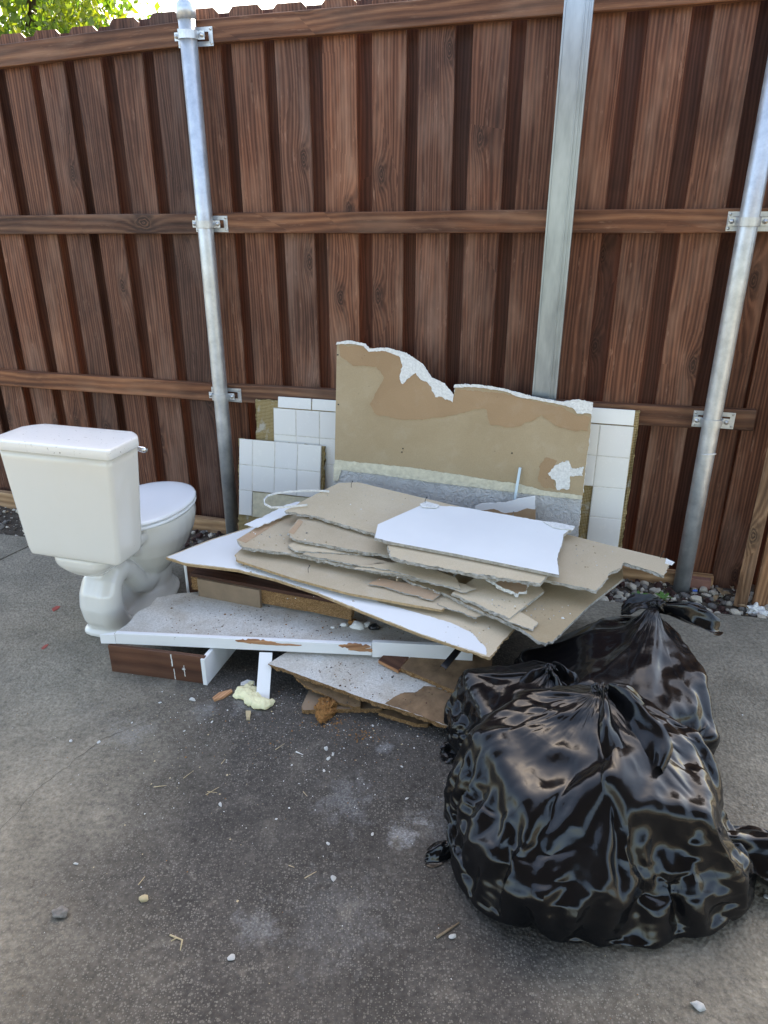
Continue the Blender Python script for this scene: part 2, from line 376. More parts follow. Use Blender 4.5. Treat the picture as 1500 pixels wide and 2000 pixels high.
TWIG = plain('dry_twig', (.22, .16, .10), .85, 0, .3, 40)
STRAW = plain('straw', (.50, .40, .24), .8, 0, .2, 40)
REDB = plain('red_petal', (.30, .05, .035), .6, 0, .2, 40)
def m_leaf():
    m = N('sunlit_leaf'); rv = m.n('TexVoronoi', Vector=m.n('TexCoord').outputs['Object'], Scale=3.2).outputs['Color']
    r = m.n('SeparateColor', Color=rv).outputs[0]
    col = m.ramp(r, [(0, (.05, .10, .015)), (.55, (.10, .16, .02)), (1, (.20, .22, .02))])
    m.done(col, .5); tr = m.n('BsdfTranslucent', Color=m.mix(1.0, col, (1.7, 1.7, .8), 'MULTIPLY'))
    ad = m.n('MixShader', Fac=.5); m.put(ad.inputs[1], m.b.outputs[0]); m.put(ad.inputs[2], tr.outputs[0]); m.t.links.new(ad.outputs[0], m.out.inputs[0])
    return m.m
LEAF = m_leaf()
BARK = plain('bark', (.09, .065, .045), .9, 0, .3, 20, .01, 30, .2)
GREENL = plain('weed_leaf', (.07, .17, .03), .5, 0, .2, 50)
BRICK = plain('red_brick', (.28, .135, .10), .85, 0, .25, 14)
SHADEROOF = plain('brown_shade_roof', (.16, .135, .115), .8, 0, .06, 3)  # for the added roof that shades the foreground from out of view
# ------------------------------------------------------------------ ground
def poly_slab(name, pts, z0, z1, mat, kind='structure'):
    bm = bmesh.new(); a = [bm.verts.new((p[0], p[1], z1)) for p in pts]; f = bm.faces.new(a)
    if f.normal.z < 0: f.normal_flip()
    r = bmesh.ops.extrude_face_region(bm, geom=[f])
    vs_ = [g for g in r['geom'] if isinstance(g, bmesh.types.BMVert)]
    for v in vs_: v.co.z = z0
    return tag(frombm(name, bm, mat, M=Matrix()), kind=kind)
bm = bmesh.new(); box(bm, (0, 300, -.55), (1600, 1600, 1)); tag(frombm('ground', bm, GRASS, M=Matrix()), kind='structure')
# concrete edge runs along the fence, the strip between is soil and gravel
E0, E1 = onz(15, 1045), onz(1470, 1205)
ED = (E1 - E0).normalized(); EA = E0 - ED * 4; EB = E1 + ED * 4
jn = Vector((-1.925, 3.19, 0)); jd = Vector((.057, .124, 0)).normalized()
def isect(p, d, q, e):
    k = ((q - p).cross(e)).z / d.cross(e).z; return p + d * k
J1 = isect(jn, jd, EA, ED); J0 = jn - jd * 6.5
gp = Vector((jd.y, -jd.x, 0)) * .006
poly_slab('concrete_slab', [J1 + gp, EB, (EB.x, -3.2), (J0.x + gp.x, J0.y + gp.y)], -.09, 0, CONC)
poly_slab('concrete_slab', [J1 - gp, (J0.x - gp.x, J0.y - gp.y), (-9, -3.2), EA], -.09, 0, CONC)
poly_slab('joint_filler', [J1 + gp, J1 - gp, J0 - gp, J0 + gp], -.09, -.012, CRACK)
SA, SB = fpt(-6, -.35, 0), fpt(8, -.35, 0)
bm = bmesh.new(); nx, ny = 220, 14
def soilz(p):
    return -.018 + .016 * mnoise.noise(p * 9) + .012 * mnoise.noise(p * 31)
g = [[None] * (ny + 1) for _ in range(nx + 1)]
for i in range(nx + 1):
    a = EA.lerp(EB, i / nx) - FN * .0; b = SA.lerp(SB, i / nx)
    for j in range(ny + 1):
        p = (a + FN * .0).lerp(b, j / ny); g[i][j] = bm.verts.new((p.x, p.y, min(soilz(p), -.004 if j == 0 else .03)))
for i in range(nx):
    for j in range(ny): bm.faces.new((g[i][j], g[i + 1][j], g[i + 1][j + 1], g[i][j + 1]))
tag(frombm('soil_strip', bm, SOIL, M=Matrix(), smooth=True), kind='structure')
# crack across the slab: a thin dark open line, as a strip
cp = [onz(*q) for q in ((-60, 1680), (0, 1622), (45, 1572), (75, 1540), (128, 1500), (165, 1470), (205, 1442), (262, 1420), (305, 1402), (330, 1372))]
bm = bmesh.new(); L_, R_ = [], []
pp = []
for a, b in zip(cp, cp[1:]):
    for k in range(6): pp.append(a.lerp(b, k / 6) + Vector((random.uniform(-1, 1), random.uniform(-1, 1), 0)) * .0045)
for i, p in enumerate(pp):
    d = (pp[min(i + 1, len(pp) - 1)] - pp[max(i - 1, 0)]).normalized(); q = Vector((d.y, -d.x, 0)) * (.0004 + .0010 * abs(mnoise.noise(p * 14)))
    L_.append(bm.verts.new((p + q) + Vector((0, 0, .0012)))); R_.append(bm.verts.new((p - q) + Vector((0, 0, .0012))))
for i in range(len(pp) - 1): bm.faces.new((L_[i], L_[i + 1], R_[i + 1], R_[i]))
tag(frombm('slab_crack', bm, CRACK, M=Matrix()), kind='structure')

# ------------------------------------------------------------------ fence
FRONT = [(-2.03, -1.889), (-1.832, -1.69), (-1.634, -1.492), (-1.434, -1.29), (-1.235, -1.089), (-1.03, -.889), (-.831, -.694), (-.636, -.494), (-.428, -.287), (-.229, -.085), (-.042, .104),
         (.157, .306), (.359, .506), (.565, .715), (.781, .924), (.981, 1.13), (1.199, 1.347), (1.407, 1.553), (1.622, 1.771), (1.847, 1.995), (2.066, 2.215), (2.283, 2.424), (2.432, 2.578), (2.63, 2.776), (2.83, 2.976)]
fence = thing('board_fence', 'tall reddish brown board-on-board wooden fence behind the debris pile', 'fence', fpt(0, -.09, 0))
def picket(s0, s1, off, top, bot, seed, mat=None):
    rnd = random.Random(seed); wd = s1 - s0; th = .016; bm = bmesh.new(); nseg = 14; ear = .018
    zs = [bot + (top - bot) * k / nseg for k in range(nseg + 1)]; rings = []
    bow = rnd.uniform(-.004, .004); cup = rnd.uniform(-.0035, .0035); ph = rnd.uniform(0, 50)
    for z in zs:
        t = (z - bot) / (top - bot); dx = bow * math.sin(math.pi * t); e = .0016
        wl_ = mnoise.noise(Vector((ph, z * 2.3, 0))) * .0022; wr_ = mnoise.noise(Vector((ph + 9, z * 2.3, 0))) * .0022
        xl, xr = -wd / 2 + dx + wl_, wd / 2 + dx + wr_
        rings.append([(xl + e, 0, z), (xl * .33, cup, z), (xr * .33, cup, z), (xr - e, 0, z), (xr, e, z), (xr, th - e, z), (xr - e, th, z), (xl + e, th, z), (xl, th - e, z), (xl, e, z)])
    r = [(x * (1 - 2 * ear / wd), y, z + ear) for x, y, z in rings[-1]]
    rings.append(r); loft(bm, rings)
    me_o = frombm('picket', bm, mat or W_PICKET, fence, Matrix.Translation(fpt((s0 + s1) / 2, off, 0)) @ FROT @ Matrix.Rotation(rnd.uniform(-.002, .002), 4, 'Y'), local=True)
    return me_o
def ftop(s): return 2.368 + .034 * min(max((s + .9) / .7, 0), 1) + .010 * max(s - .2, 0)
for i, (a, b) in enumerate(FRONT):
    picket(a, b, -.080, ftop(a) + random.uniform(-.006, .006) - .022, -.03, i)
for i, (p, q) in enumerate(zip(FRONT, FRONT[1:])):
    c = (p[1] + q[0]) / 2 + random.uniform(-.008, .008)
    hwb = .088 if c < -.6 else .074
    picket(c - hwb, c + hwb, -.140, ftop(c) + random.uniform(-.012, .004) - .022, -.03, 100 + i, W_GAPSHADE)
def rail(s0, z0, s1, z1, th=.038, h=.089, off=-.042):
    a, b = fpt(s0, off - th / 2, z0), fpt(s1, off - th / 2, z1); L = (b - a).length
    ang = math.atan2(z1 - z0, s1 - s0); bm = bmesh.new(); n = 12; rings = []
    for k in range(n + 1):
        x = -L / 2 + L * k / n; dz = .0012 * math.sin(k * 1.1 + s0) ; e = .003
        rings.append([(x, -th / 2 + e, -h / 2 + dz), (x, th / 2 - e, -h / 2 + dz), (x, th / 2, -h / 2 + e + dz), (x, th / 2, h / 2 - e + dz), (x, th / 2 - e, h / 2 + dz), (x, -th / 2 + e, h / 2 + dz), (x, -th / 2, h / 2 - e + dz), (x, -th / 2, -h / 2 + e + dz)])
    loft(bm, rings)
    frombm('rail', bm, W_RAIL, fence, Matrix.Translation((a + b) / 2) @ FROT @ Matrix.Rotation(-ang, 4, 'Y'), local=True)
rail(-2.1, 2.232, -.002, 2.312); rail(.002, 2.310, 2.30, 2.338); rail(2.304, 2.338, 3.0, 2.345)
rail(-2.1, 1.540, -.002, 1.556); rail(.002, 1.558, 2.31, 1.575); rail(2.314, 1.575, 3.0, 1.578)
rail(-2.1, .752, -.002, .752); rail(.002, .754, 2.47, .793)
# timber on edge along the foot of the fence, in view behind the toilet
bm = bmesh.new(); box(bm, (0, 0, 0), (1.9, .04, .10), bev=.004)
frombm('kickboard', bm, W_KICK, fence, Matrix.Translation(fpt(-.88, -.012, .012)) @ FROT @ Matrix.Rotation(.01, 4, 'Y'), local=True)
bm = bmesh.new(); box(bm, (0, 0, 0), (.75, .04, .085), bev=.004)
frombm('kickboard', bm, W_KICK, fence, Matrix.Translation(fpt(2.06, -.052, .006)) @ FROT, local=True)

# ------------------------------------------------------------------ steel posts with clamps
def clamp(post, s, z, r):
    """a slotted back plate screwed to the rail, a strap bent round the pipe, two bolts"""
    bm = bmesh.new(); T = Matrix.Translation(fpt(s, 0, z)) @ FROT
    pw, ph, t = .165, .070, .004
    for dz in (-ph / 2 + .009, ph / 2 - .009): box(bm, (.012, .0395, dz), (pw, t, .018))
    for dx in (-pw / 2 + .012 + .0095, pw / 2 + .012 - .0095): box(bm, (dx, .0392, 0), (.019, t * .9, ph - .036))
    plate = frombm('clamp_plate', bm, STEEL, post, T, local=True)
    bm = bmesh.new(); hh = .0155; prof = []
    for k in range(15):
        a = math.pi + math.pi * k / 14; prof.append((math.cos(a) * (r + .002), math.sin(a) * (r + .002)))
    prof = [(-r - .034, .012), (-r - .008, .012), (-r - .002, .004)] + prof + [(r + .002, .004), (r + .008, .012), (r + .034, .012)]
    out = []
    for i, (x, y) in enumerate(prof):
        p0, p1 = prof[max(i - 1, 0)], prof[min(i + 1, len(prof) - 1)]; d = Vector((p1[0] - p0[0], p1[1] - p0[1], 0)).normalized(); nn = Vector((d.y, -d.x, 0)) * .004
        out.append([(x, y, -hh), (x + nn.x, y + nn.y, -hh), (x + nn.x, y + nn.y, hh), (x, y, hh)])
    loft(bm, out); strap = frombm('clamp_strap', bm, STEEL, post, T, local=True)
    for sg in (-1, 1):
        bm = bmesh.new(); x = sg * (r + .022)
        tube(bm, [(x, .034, 0), (x, -.004, 0)], .0045, 10); tube(bm, [(x, .008, 0), (x, .002, 0)], .0095, 6)
        frombm('bolt', bm, BOLT, strap, T, local=True)
    for dx in (-.062, .086):
        for dz in (-.026, .026):
            bm = bmesh.new(); tube(bm, [(dx, .038, dz), (dx, .033, dz)], [.0062, .0045], 8); frombm('screw', bm, BOLT, plate, T, local=True)
def post(s, top, label, clamps, cap=True):
    o = thing('fence_post', label, 'post', fpt(s, 0, -.05), 'galvanised pipe posts of the fence'); r = .0362
    bm = bmesh.new(); T = Matrix.Translation(fpt(s, 0, 0)) @ FROT
    tube(bm, [(0, 0, -.05), (0, 0, .6), (0, 0, 1.3), (0, 0, top)], r, 32); frombm('pipe', bm, STEEL, o, T, local=True)
    if cap:
        bm = bmesh.new(); n = 8
        rr = [r + .0035, r + .0035] + [(r + .002) * math.cos(math.pi / 2 * k / n) for k in range(n)] + [.002]
        zz = [top - .045, top - .003] + [top + .034 * math.sin(math.pi / 2 * k / n) for k in range(n)] + [top + .034]
        tube(bm, [(0, 0, z) for z in zz], rr, 32); frombm('domed_cap', bm, STEEL, o, T, local=True)
    for z in clamps: clamp(o, s, z, r)
    return o
post(0, 2.392, 'galvanised pipe post with domed cap, next to the toilet bowl', (2.292, 1.555, .748))
rp = post(2.2974, 2.42, 'galvanised pipe post with its foot in the gravel strip', (2.338, 1.572, .788))
bm = bmesh.new(); T = Matrix.Translation(fpt(2.2974, 0, .645)) @ FROT
tube(bm, [(math.cos(a) * .0375, math.sin(a) * .0375, .010 * math.sin(a * 1.0 + 2.6)) for a in [math.pi * (1.32 + .62 * k / 10) for k in range(11)]], .0035, 6)
frombm('paint_drip', bm, GYPW, rp, T, local=True)

# broad aluminium post in front of the rails, standing on the slab edge
px_ = onplane(1063, 775, fpt(0, .03, 0), FN); sM = (px_ - FP0).dot(FD)
ap = thing('aluminium_post', 'broad square-edged aluminium post rising behind the torn drywall panel', 'post', fpt(sM, .03, -.03))
T = Matrix.Translation(fpt(sM, .03, 0)) @ FROT @ Matrix.Rotation(-.0, 4, 'Y')
bm = bmesh.new(); hw, hd = .0515, .030
prof = [(-hw, -hd), (-hw + .006, -hd), (-hw + .0075, -hd + .010), (.018, -hd + .010), (.019, -hd + .0065), (.0235, -hd + .0065), (.0245, -hd + .010), (.029, -hd + .010), (.030, -hd + .0055), (.036, -hd + .0055), (.037, -hd + .009), (hw - .007, -hd + .009), (hw - .006, -hd), (hw, -hd), (hw, hd), (-hw, hd)]
loft(bm, [[(x, y, z) for x, y in prof] for z in (-.03, 1.0, 2.9)])
frombm('channel', bm, ALU, ap, T, local=True)
bm = bmesh.new(); box(bm, (0, 0, -.001), (.15, .085, .008)); frombm('base_plate', bm, ALU, ap, T, local=True)

# ------------------------------------------------------------------ gate at the right edge
gt = thing('wooden_gate', 'orange-brown gate of upright boards standing in front of the fence corner', 'gate', (1.66, 2.74, -.01))
def gboard(x0, y0, x1, y1, z0, z1, th=.018, lean=0.0):
    d = Vector((x1 - x0, y1 - y0, 0)); L = d.length; a = math.atan2(d.y, d.x); bm = bmesh.new()
    box(bm, (0, 0, (z1 - z0) / 2), (L, th, z1 - z0), bev=.002)
    frombm('board', bm, W_GATE, gt, Matrix.Translation((( x0 + x1) / 2, (y0 + y1) / 2, z0)) @ Matrix.Rotation(a, 4, 'Z') @ Matrix.Rotation(lean, 4, 'Y'), local=True)
gboard(1.562, 2.765, 1.604, 2.735, -.01, 1.82, .03); gboard(1.624, 2.735, 1.768, 2.70, -.01, 1.83); gboard(1.774, 2.699, 1.918, 2.664, -.01, 1.82); gboard(1.924, 2.662, 2.068, 2.627, -.01, 1.83)
bm = bmesh.new(); box(bm, (0, 0, 0), (.52, .038, .089), bev=.003)
frombm('cross_rail', bm, W_RAIL, gt, Matrix.Translation((1.85, 2.712, 1.45)) @ Matrix.Rotation(math.atan2(-.035, .144), 4, 'Z'), local=True)

# ------------------------------------------------------------------ tree beyond the fence
def tree(loc, h, rad, seed, label, n=9000):
    rnd = random.Random(seed); o = thing('tree', label, 'tree', loc, None); L = Vector(loc)
    bm = bmesh.new(); top = L + Vector((.2, .1, h * .62))
    tube(bm, [L, L.lerp(top, .35) + Vector((.06, 0, 0)), L.lerp(top, .7), top], [.17, .13, .09, .04], 10); clumps = []
    for k in range(15):
        a = rnd.uniform(0, 6.283); el = rnd.uniform(-.25, 1.2); st = L.lerp(top, rnd.uniform(.45, 1))
        e = Vector((math.cos(a) * math.cos(el), math.sin(a) * math.cos(el), math.sin(el))) * rad * rnd.uniform(.6, .98)
        en = L + Vector((0, 0, h * .66)) + e
        tube(bm, [st, st.lerp(en, .5) + Vector((0, 0, .12)), en], [.045, .028, .01], 6)
        for q in range(5): clumps.append((st.lerp(en, rnd.uniform(.45, 1.08)) + Vector((rnd.gauss(0, .2), rnd.gauss(0, .2), rnd.gauss(0, .2))), rnd.uniform(.22, .5)))
    frombm('trunk', bm, BARK, o, Matrix.Translation(L))
    V, Fc = [], []
    for k in range(n):
        c, r = clumps[rnd.randrange(len(clumps))]
        p = c + Vector((rnd.gauss(0, r * .55), rnd.gauss(0, r * .55), rnd.gauss(0, r * .45))) - L
        d = Vector((rnd.gauss(0, .5), rnd.gauss(0, .5), rnd.gauss(-.6, .5))).normalized(); s = Vector((rnd.gauss(0, 1), rnd.gauss(0, 1), rnd.gauss(0, 1))).cross(d).normalized()
        l = rnd.uniform(.05, .095); wd = l * .30; i = len(V)
        V += [p, p + d * l * .45 + s * wd, p + d * l, p + d * l * .45 - s * wd]; Fc.append((i, i + 1, i + 2, i + 3))
    c = fromdata('crown', V, Fc, LEAF, o, Matrix.Translation(L)); return o
tree((-3.35, 7.2, -.05), 4.6, 1.55, 3, 'sunlit yellow-green tree showing above the fence top', 15000)
# ------------------------------------------------------------------ toilet (seen from behind, bowl pointing to the fence)
TOI = Vector((-1.180, 2.405, 0)); TYAW = R(-16)
TM = Matrix.Translation(TOI) @ Matrix.Rotation(TYAW, 4, 'Z')
toi = thing('toilet', 'white porcelain toilet with dirty tank lid seen from behind', 'toilet', TOI, rotz=TYAW)
def rrect(w0, y0, y1, z, rb, rf, n=7, chamf=0.0):
    """rounded rectangle ring, rb = rear corner radius, rf = front corner radius"""
    pts = []; h = w0 / 2
    for cx, cy, r, a0 in ((h - rb, y0 + rb, rb, -90), (h - rf, y1 - rf, rf, 0), (-h + rf, y1 - rf, rf, 90), (-h + rb, y0 + rb, rb, 180)):
        m_ = 1 if (chamf and r == rf) else n
        for k in range(n + 1):
            a = R(a0 + 90 * k / n)
            if chamf and r == rf:
                t = k / n; A = Vector((cx + r * math.cos(R(a0)), cy + r * math.sin(R(a0)), 0)); B = Vector((cx + r * math.cos(R(a0 + 90)), cy + r * math.sin(R(a0 + 90)), 0))
                q = A.lerp(B, t); c_ = Vector((cx + r * math.cos(a), cy + r * math.sin(a), 0)); q = q.lerp(c_, .35); pts.append((q.x, q.y, z))
            else: pts.append((cx + r * math.cos(a), cy + r * math.sin(a), z))
    return pts
bm = bmesh.new(); zb, zt = .385, .812; rings = []
for k in range(13):
    t = k / 12; z = zb + (zt - zb) * t
    rings.append(rrect(.400 + .075 * t ** .8, .004 - .006 * t, .178 + .016 * t, z, .020, .040))
sh = lambda ring, d, dz: [(x * (1 - d / .22), .09 + (y - .09) * (1 - d / .09), z + dz) for x, y, z in ring]
b0 = rings[0]; rings = [sh(b0, .020, .0), sh(b0, .009, .002), sh(b0, .003, .007), sh(b0, .0005, .014)] + rings[1:]
loft(bm, rings); frombm('tank', bm, CER, toi, TM, local=True, smooth=True)
bm = bmesh.new()
def lidr(g, z): return rrect(.508 - 2 * g, -.020 + g, .212 - g, z, .014, .060, 7, 1)
loft(bm, [lidr(.010, .8135), lidr(.002, .815), lidr(0, .819), lidr(0, .8465), lidr(.001, .850), lidr(.004, .8525), lidr(.010, .8532), lidr(.05, .8534)])
frombm('tank_lid', bm, CERL, toi, TM, local=True, smooth=True)
# flush lever on the front of the tank
bm = bmesh.new(); tube(bm, [(.19, .186, .785), (.19, .214, .785)], .013, 14); tube(bm, [(.175, .21, .786), (.205, .213, .786), (.226, .214, .783), (.238, .214, .782)], [.008, .010, .012, .010], 12)
frombm('flush_lever', bm, CHROME, toi, TM, local=True, smooth=True)
# bowl: overlapping lofts fused by a voxel remesh into one casting
bm = bmesh.new()
def egg(cy, hl, hw, z, n=28, back=.82):
    r = []
    for k in range(n):
        a = 2 * math.pi * k / n; s_, c_ = math.sin(a), math.cos(a); r.append((hw * c_, cy + hl * s_ * (1.0 if s_ > 0 else back), z))
    return r
loft(bm, [egg(.45, .105, .085, .14), egg(.46, .16, .125, .19), egg(.475, .215, .165, .25), egg(.485, .248, .186, .31), egg(.488, .260, .192, .352), egg(.488, .262, .193, .372), egg(.488, .258, .190, .400), egg(.488, .245, .178, .404)])
loft(bm, [egg(.385, .235, .118, .0), egg(.385, .235, .118, .018), egg(.385, .222, .106, .03), egg(.45, .125, .082, .07), egg(.47, .12, .082, .14), egg(.47, .13, .09, .20)])
loft(bm, [rrect(.20, .075, .36, 0, .05, .05), rrect(.20, .075, .36, .018, .05, .05), rrect(.175, .09, .36, .032, .05, .05)])
# deck under the tank
loft(bm, [rrect(.13, .045, .34, .300, .04, .04), rrect(.20, .022, .34, .330, .05, .05), rrect(.235, .014, .36, .352, .05, .05), rrect(.24, .012, .36, .378, .05, .05), rrect(.225, .02, .36, .386, .05, .05)])
# web and trapway
loft(bm, [[(x, y, z) for (x, y) in ((-.026, .11), (.026, .11), (.03, .42), (-.03, .42))] for z in (.01, .33)])
trap = [(.42, .120), (.37, .110), (.325, .135), (.295, .180), (.262, .222), (.225, .244), (.180, .244), (.142, .220), (.122, .18), (.116, .135), (.125, .09), (.145, .045), (.17, .01)]
for sx in (-1, 0, 1): tube(bm, [(sx * .028, y, z) for y, z in trap], [.050, .050, .048, .046, .046, .047, .050, .056, .060, .062, .062, .060, .06], 18)
for sx in (-1, 1): tube(bm, [(sx * .05, y, z) for y, z in ((.06, .335), (.15, .335), (.22, .338), (.29, .322), (.35, .282), (.40, .245))], [.040, .042, .040, .038, .038, .035], 14)
me = bpy.data.meshes.new('bowl'); bmesh.ops.recalc_face_normals(bm, faces=bm.faces); bm.to_mesh(me); bm.free()
tmp = bpy.data.objects.new('bowl_tmp', me); COL.objects.link(tmp)
md = tmp.modifiers.new('r', 'REMESH'); md.mode = 'VOXEL'; md.voxel_size = .005
md = tmp.modifiers.new('s', 'SMOOTH'); md.factor = .5; md.iterations = 14
def freeze(o, name):
    bpy.context.view_layer.update(); dg = bpy.context.evaluated_depsgraph_get()
    m2 = bpy.data.meshes.new_from_object(o.evaluated_get(dg)); m2.name = name; bpy.data.objects.remove(o); return m2
m2 = freeze(tmp, 'bowl'); m2.materials.clear(); m2.materials.append(CER)
m2.polygons.foreach_set('use_smooth', [True] * len(m2.polygons))
bowl = link(bpy.data.objects.new('bowl', m2), toi, TM)
# rim crease line under the seat, seat ring and cover
def seatring(g, z, y0=.262):
    r = []
    for k in range(40):
        a = 2 * math.pi * k / 40; s_, c_ = math.sin(a), math.cos(a)
        x = (.194 - g) * math.copysign(abs(c_) ** (.92), c_); y = .49 + (.268 - g) * s_
        y = max(y, y0 + g); r.append((x, y, z))
    return r
bm = bmesh.new(); loft(bm, [seatring(.010, .4045), seatring(.002, .407), seatring(0, .413), seatring(.002, .419), seatring(.008, .4215)])
frombm('seat', bm, SEATP, toi, TM, local=True, smooth=True)
bm = bmesh.new(); loft(bm, [seatring(.008, .4235), seatring(.001, .426), seatring(.000, .433), seatring(.004, .439), seatring(.016, .4425), seatring(.05, .4455), seatring(.10, .4475), seatring(.15, .448)])
frombm('seat_cover', bm, SEATP, toi, TM, local=True, smooth=True)
for sx in (-1, 1):
    bm = bmesh.new(); box(bm, (sx * .07, .262, .418), (.05, .035, .03), bev=.006); frombm('hinge', bm, SEATP, toi, TM, local=True)
bm = bmesh.new(); tube(bm, [(.085, .06, .372), (.085, .06, .392)], .013, 12); frombm('tank_bolt', bm, RUBBER, toi, TM, local=True)
bm = bmesh.new(); tube(bm, [(-.085, .06, .372), (-.085, .06, .392)], .013, 12); frombm('tank_bolt', bm, RUBBER, toi, TM, local=True)
bm = bmesh.new(); tube(bm, [(-.10, .05, .36), (-.10, .05, .392)], .012, 10); tube(bm, [(-.10, .05, .371), (-.10, .05, .383)], .02, 8); frombm('inlet_nut', bm, BRASS, toi, TM, local=True)
bm = bmesh.new(); tube(bm, [(0, .09, .378), (0, .09, .392)], .055, 20); frombm('gasket', bm, RUBBER, toi, TM, local=True)
# ------------------------------------------------------------------ sheets with broken edges
def plane3(a, b, c):
    A, B, C = onz(*a), onz(*b), onz(*c); n = (B - A).cross(C - A).normalized()
    if n.z < 0: n = -n
    if abs(n.z) < .3 and n.y > 0: n = -n
    return A, n
def rough_outline(pts, step, ragged, amp, seed):
    """pts: 2-D corner list; ragged: edge indices that are broken (or True for all)"""
    out, flags = [], []; n = len(pts)
    for i in range(n):
        a, b = Vector(pts[i]), Vector(pts[(i + 1) % n]); L = (b - a).length; rg = ragged is True or i in ragged
        m_ = max(1, int(L / (step if rg else step * 4))); nn = Vector((b.y - a.y, a.x - b.x)).normalized()
        for k in range(m_):
            t = k / m_; p = a.lerp(b, t); env = min(1, 4 * min(t, 1 - t) + .15)
            if rg:
                q = Vector((p.x * 30 + seed * 3.7, p.y * 30, seed)); d = mnoise.noise(q) * .9 + mnoise.noise(q * 2.7) * .6 + mnoise.noise(q * 7) * .45 + mnoise.noise(q * 17) * .25
                p = p + nn * (d * amp * env)
            out.append(p); flags.append(rg)
    return out, flags
def slab(name, P, n, outline_px, thick, mats, parent=None, ragged=(), amp=.004, step=.009, seed=0, rough_edge=.0025, off=0.0, warp=0.0, world=None):
    """plate on plane (P,n): pixel outline projected on it. mats = top, edge, bottom"""
    P = P + n * off
    pts3 = [Vector(q) for q in world] if world else [onplane(x, y, P, n) for x, y in outline_px]
    e1 = (pts3[1] - pts3[0]); e1 = (e1 - n * e1.dot(n)).normalized(); e2 = n.cross(e1); C = sum(pts3, Vector()) / len(pts3)
    loc = [((p - C).dot(e1), (p - C).dot(e2)) for p in pts3]
    area = sum(loc[i][0] * loc[(i + 1) % len(loc)][1] - loc[(i + 1) % len(loc)][0] * loc[i][1] for i in range(len(loc)))
    if area < 0:
        loc = loc[::-1]; k = len(loc); ragged = True if ragged is True else tuple((k - 2 - i) % k for i in ragged)
    ol, fl = rough_outline(loc, step, ragged, amp, seed); m_ = len(ol); rnd = random.Random(seed + 11)
    bm = bmesh.new(); lay = [0, -thick * .33, -thick * .66, -thick]; V = []
    for li, h in enumerate(lay):
        ring = []
        for p, f in zip(ol, fl):
            j = rough_edge if f else 0
            q = Vector((p.x, p.y)); 
            if li > 0 and f: q += Vector((rnd.uniform(-1, 1), rnd.uniform(-1, 1))) * j
            ring.append(bm.verts.new((q.x, q.y, h)))
        V.append(ring)
    for ring, mi_, flip in ((V[0], 0, False), (V[-1], 2, True)):
        cv, ce, cf = delaunay_2d_cdt([Vector((v.co.x, v.co.y)) for v in ring], [], [list(range(m_))], 1, 1e-6)[:3]
        nv = [bm.verts.new((q.x, q.y, ring[0].co.z)) for q in cv]
        for t in cf:
            f = bm.faces.new([nv[i] for i in (t[::-1] if flip else t)]); f.normal_update()
            if (f.normal.z < 0) != flip: f.normal_flip()
            f.material_index = mi_
    for A, B in zip(V, V[1:]):
        for k in range(m_):
            f = bm.faces.new((A[k], B[k], B[(k + 1) % m_], A[(k + 1) % m_])); f.material_index = 1
    M = Matrix.Translation(C) @ Matrix((e1, e2, n)).transposed().to_4x4()
    bmesh.ops.remove_doubles(bm, verts=bm.verts, dist=1e-6)
    me = bpy.data.meshes.new(name); bm.to_mesh(me); bm.free(); setmats(me, mats)
    return link(bpy.data.objects.new(name, me), parent, M)
def torn(name, P, n, px, mat, parent, off, seed, amp=.006, thick=.0011, step=.005):
    return slab(name, P, n, px, thick, (mat, mat, mat), parent, True, amp, step, seed, .0004, off + thick + .0002)
DRY = .0127
SP, SN = plane3((1095, 1255, .305), (1218, 1128, .345), (462, 1060, .405))
GRP = 'drywall offcuts stacked on the pile'
def dsheet(label, px, off, seed, top=PAPER, ragged=True, amp=.004, thick=DRY, edge=GYP, bot=PAPERD, P=None, n=None, name='drywall_offcut', cat='drywall', rough_edge=.0042):
    amp *= 1.6
    o = slab(name, P or SP, n or SN, px, thick, (top, edge, bot), None, ragged, amp, .009, seed, rough_edge, off)
    return tag(o, label, cat, GRP if cat == 'drywall' else None)

# ------------------------------------------------------------------ lowest boards on the slab
LP, LN = plane3((524, 1296, .100), (880, 1419, .052), (940, 1300, .098))
o = slab('laminate_board', LP, LN, [(524, 1296), (560, 1309), (701, 1360), (800, 1391), (878, 1419), (896, 1415), (910, 1402), (925, 1369), (960, 1290), (905, 1235), (620, 1235)], .018, (LAM, PART, PARTF), None, (0, 1, 2, 3, 4, 5), .003, .008, 3, .004)
tag(o, 'dusty white laminate board with crumbling chipboard edge, lowest in the pile', 'board')
torn('bare_patch', LP, LN, [(752, 1374), (768, 1362), (790, 1352), (812, 1352), (828, 1340), (850, 1342), (924, 1371), (909, 1402), (895, 1414), (878, 1418), (830, 1401), (800, 1390)], PARTF, o, 0, 31, .005, .0008)
o = slab('chipboard_plank', LP, LN, [(781, 1304), (850, 1333), (925, 1364), (955, 1330), (962, 1285), (850, 1262), (805, 1280)], .018, (PARTF, PART, PARTF), None, (0, 1), .0018, .008, 5, .003, .020)
tag(o, 'brown chipboard plank lying on the lowest laminate board', 'plank')
o = slab('wood_strip', LP, LN, [(739, 1289), (778, 1309), (800, 1281), (840, 1262), (780, 1250)], .016, (W_DARK, W_RAW, W_RAW), None, (), 0, .008, 6, .002, .021)
tag(o, 'short reddish wood strip end beside the chipboard plank', 'wood strip')
ZP = Vector((0, 0, 0)); ZN = Vector((0, 0, 1))
o = slab('chipboard_scrap', *plane3((577, 1325, .062), (705, 1372, .036), (640, 1320, .070)), [(577, 1324), (600, 1323), (660, 1338), (707, 1352), (704, 1380), (692, 1381), (660, 1371), (627, 1353), (600, 1341)], .014, (PARTF, PART, PARTF), None, True, .003, .007, 8, .003)
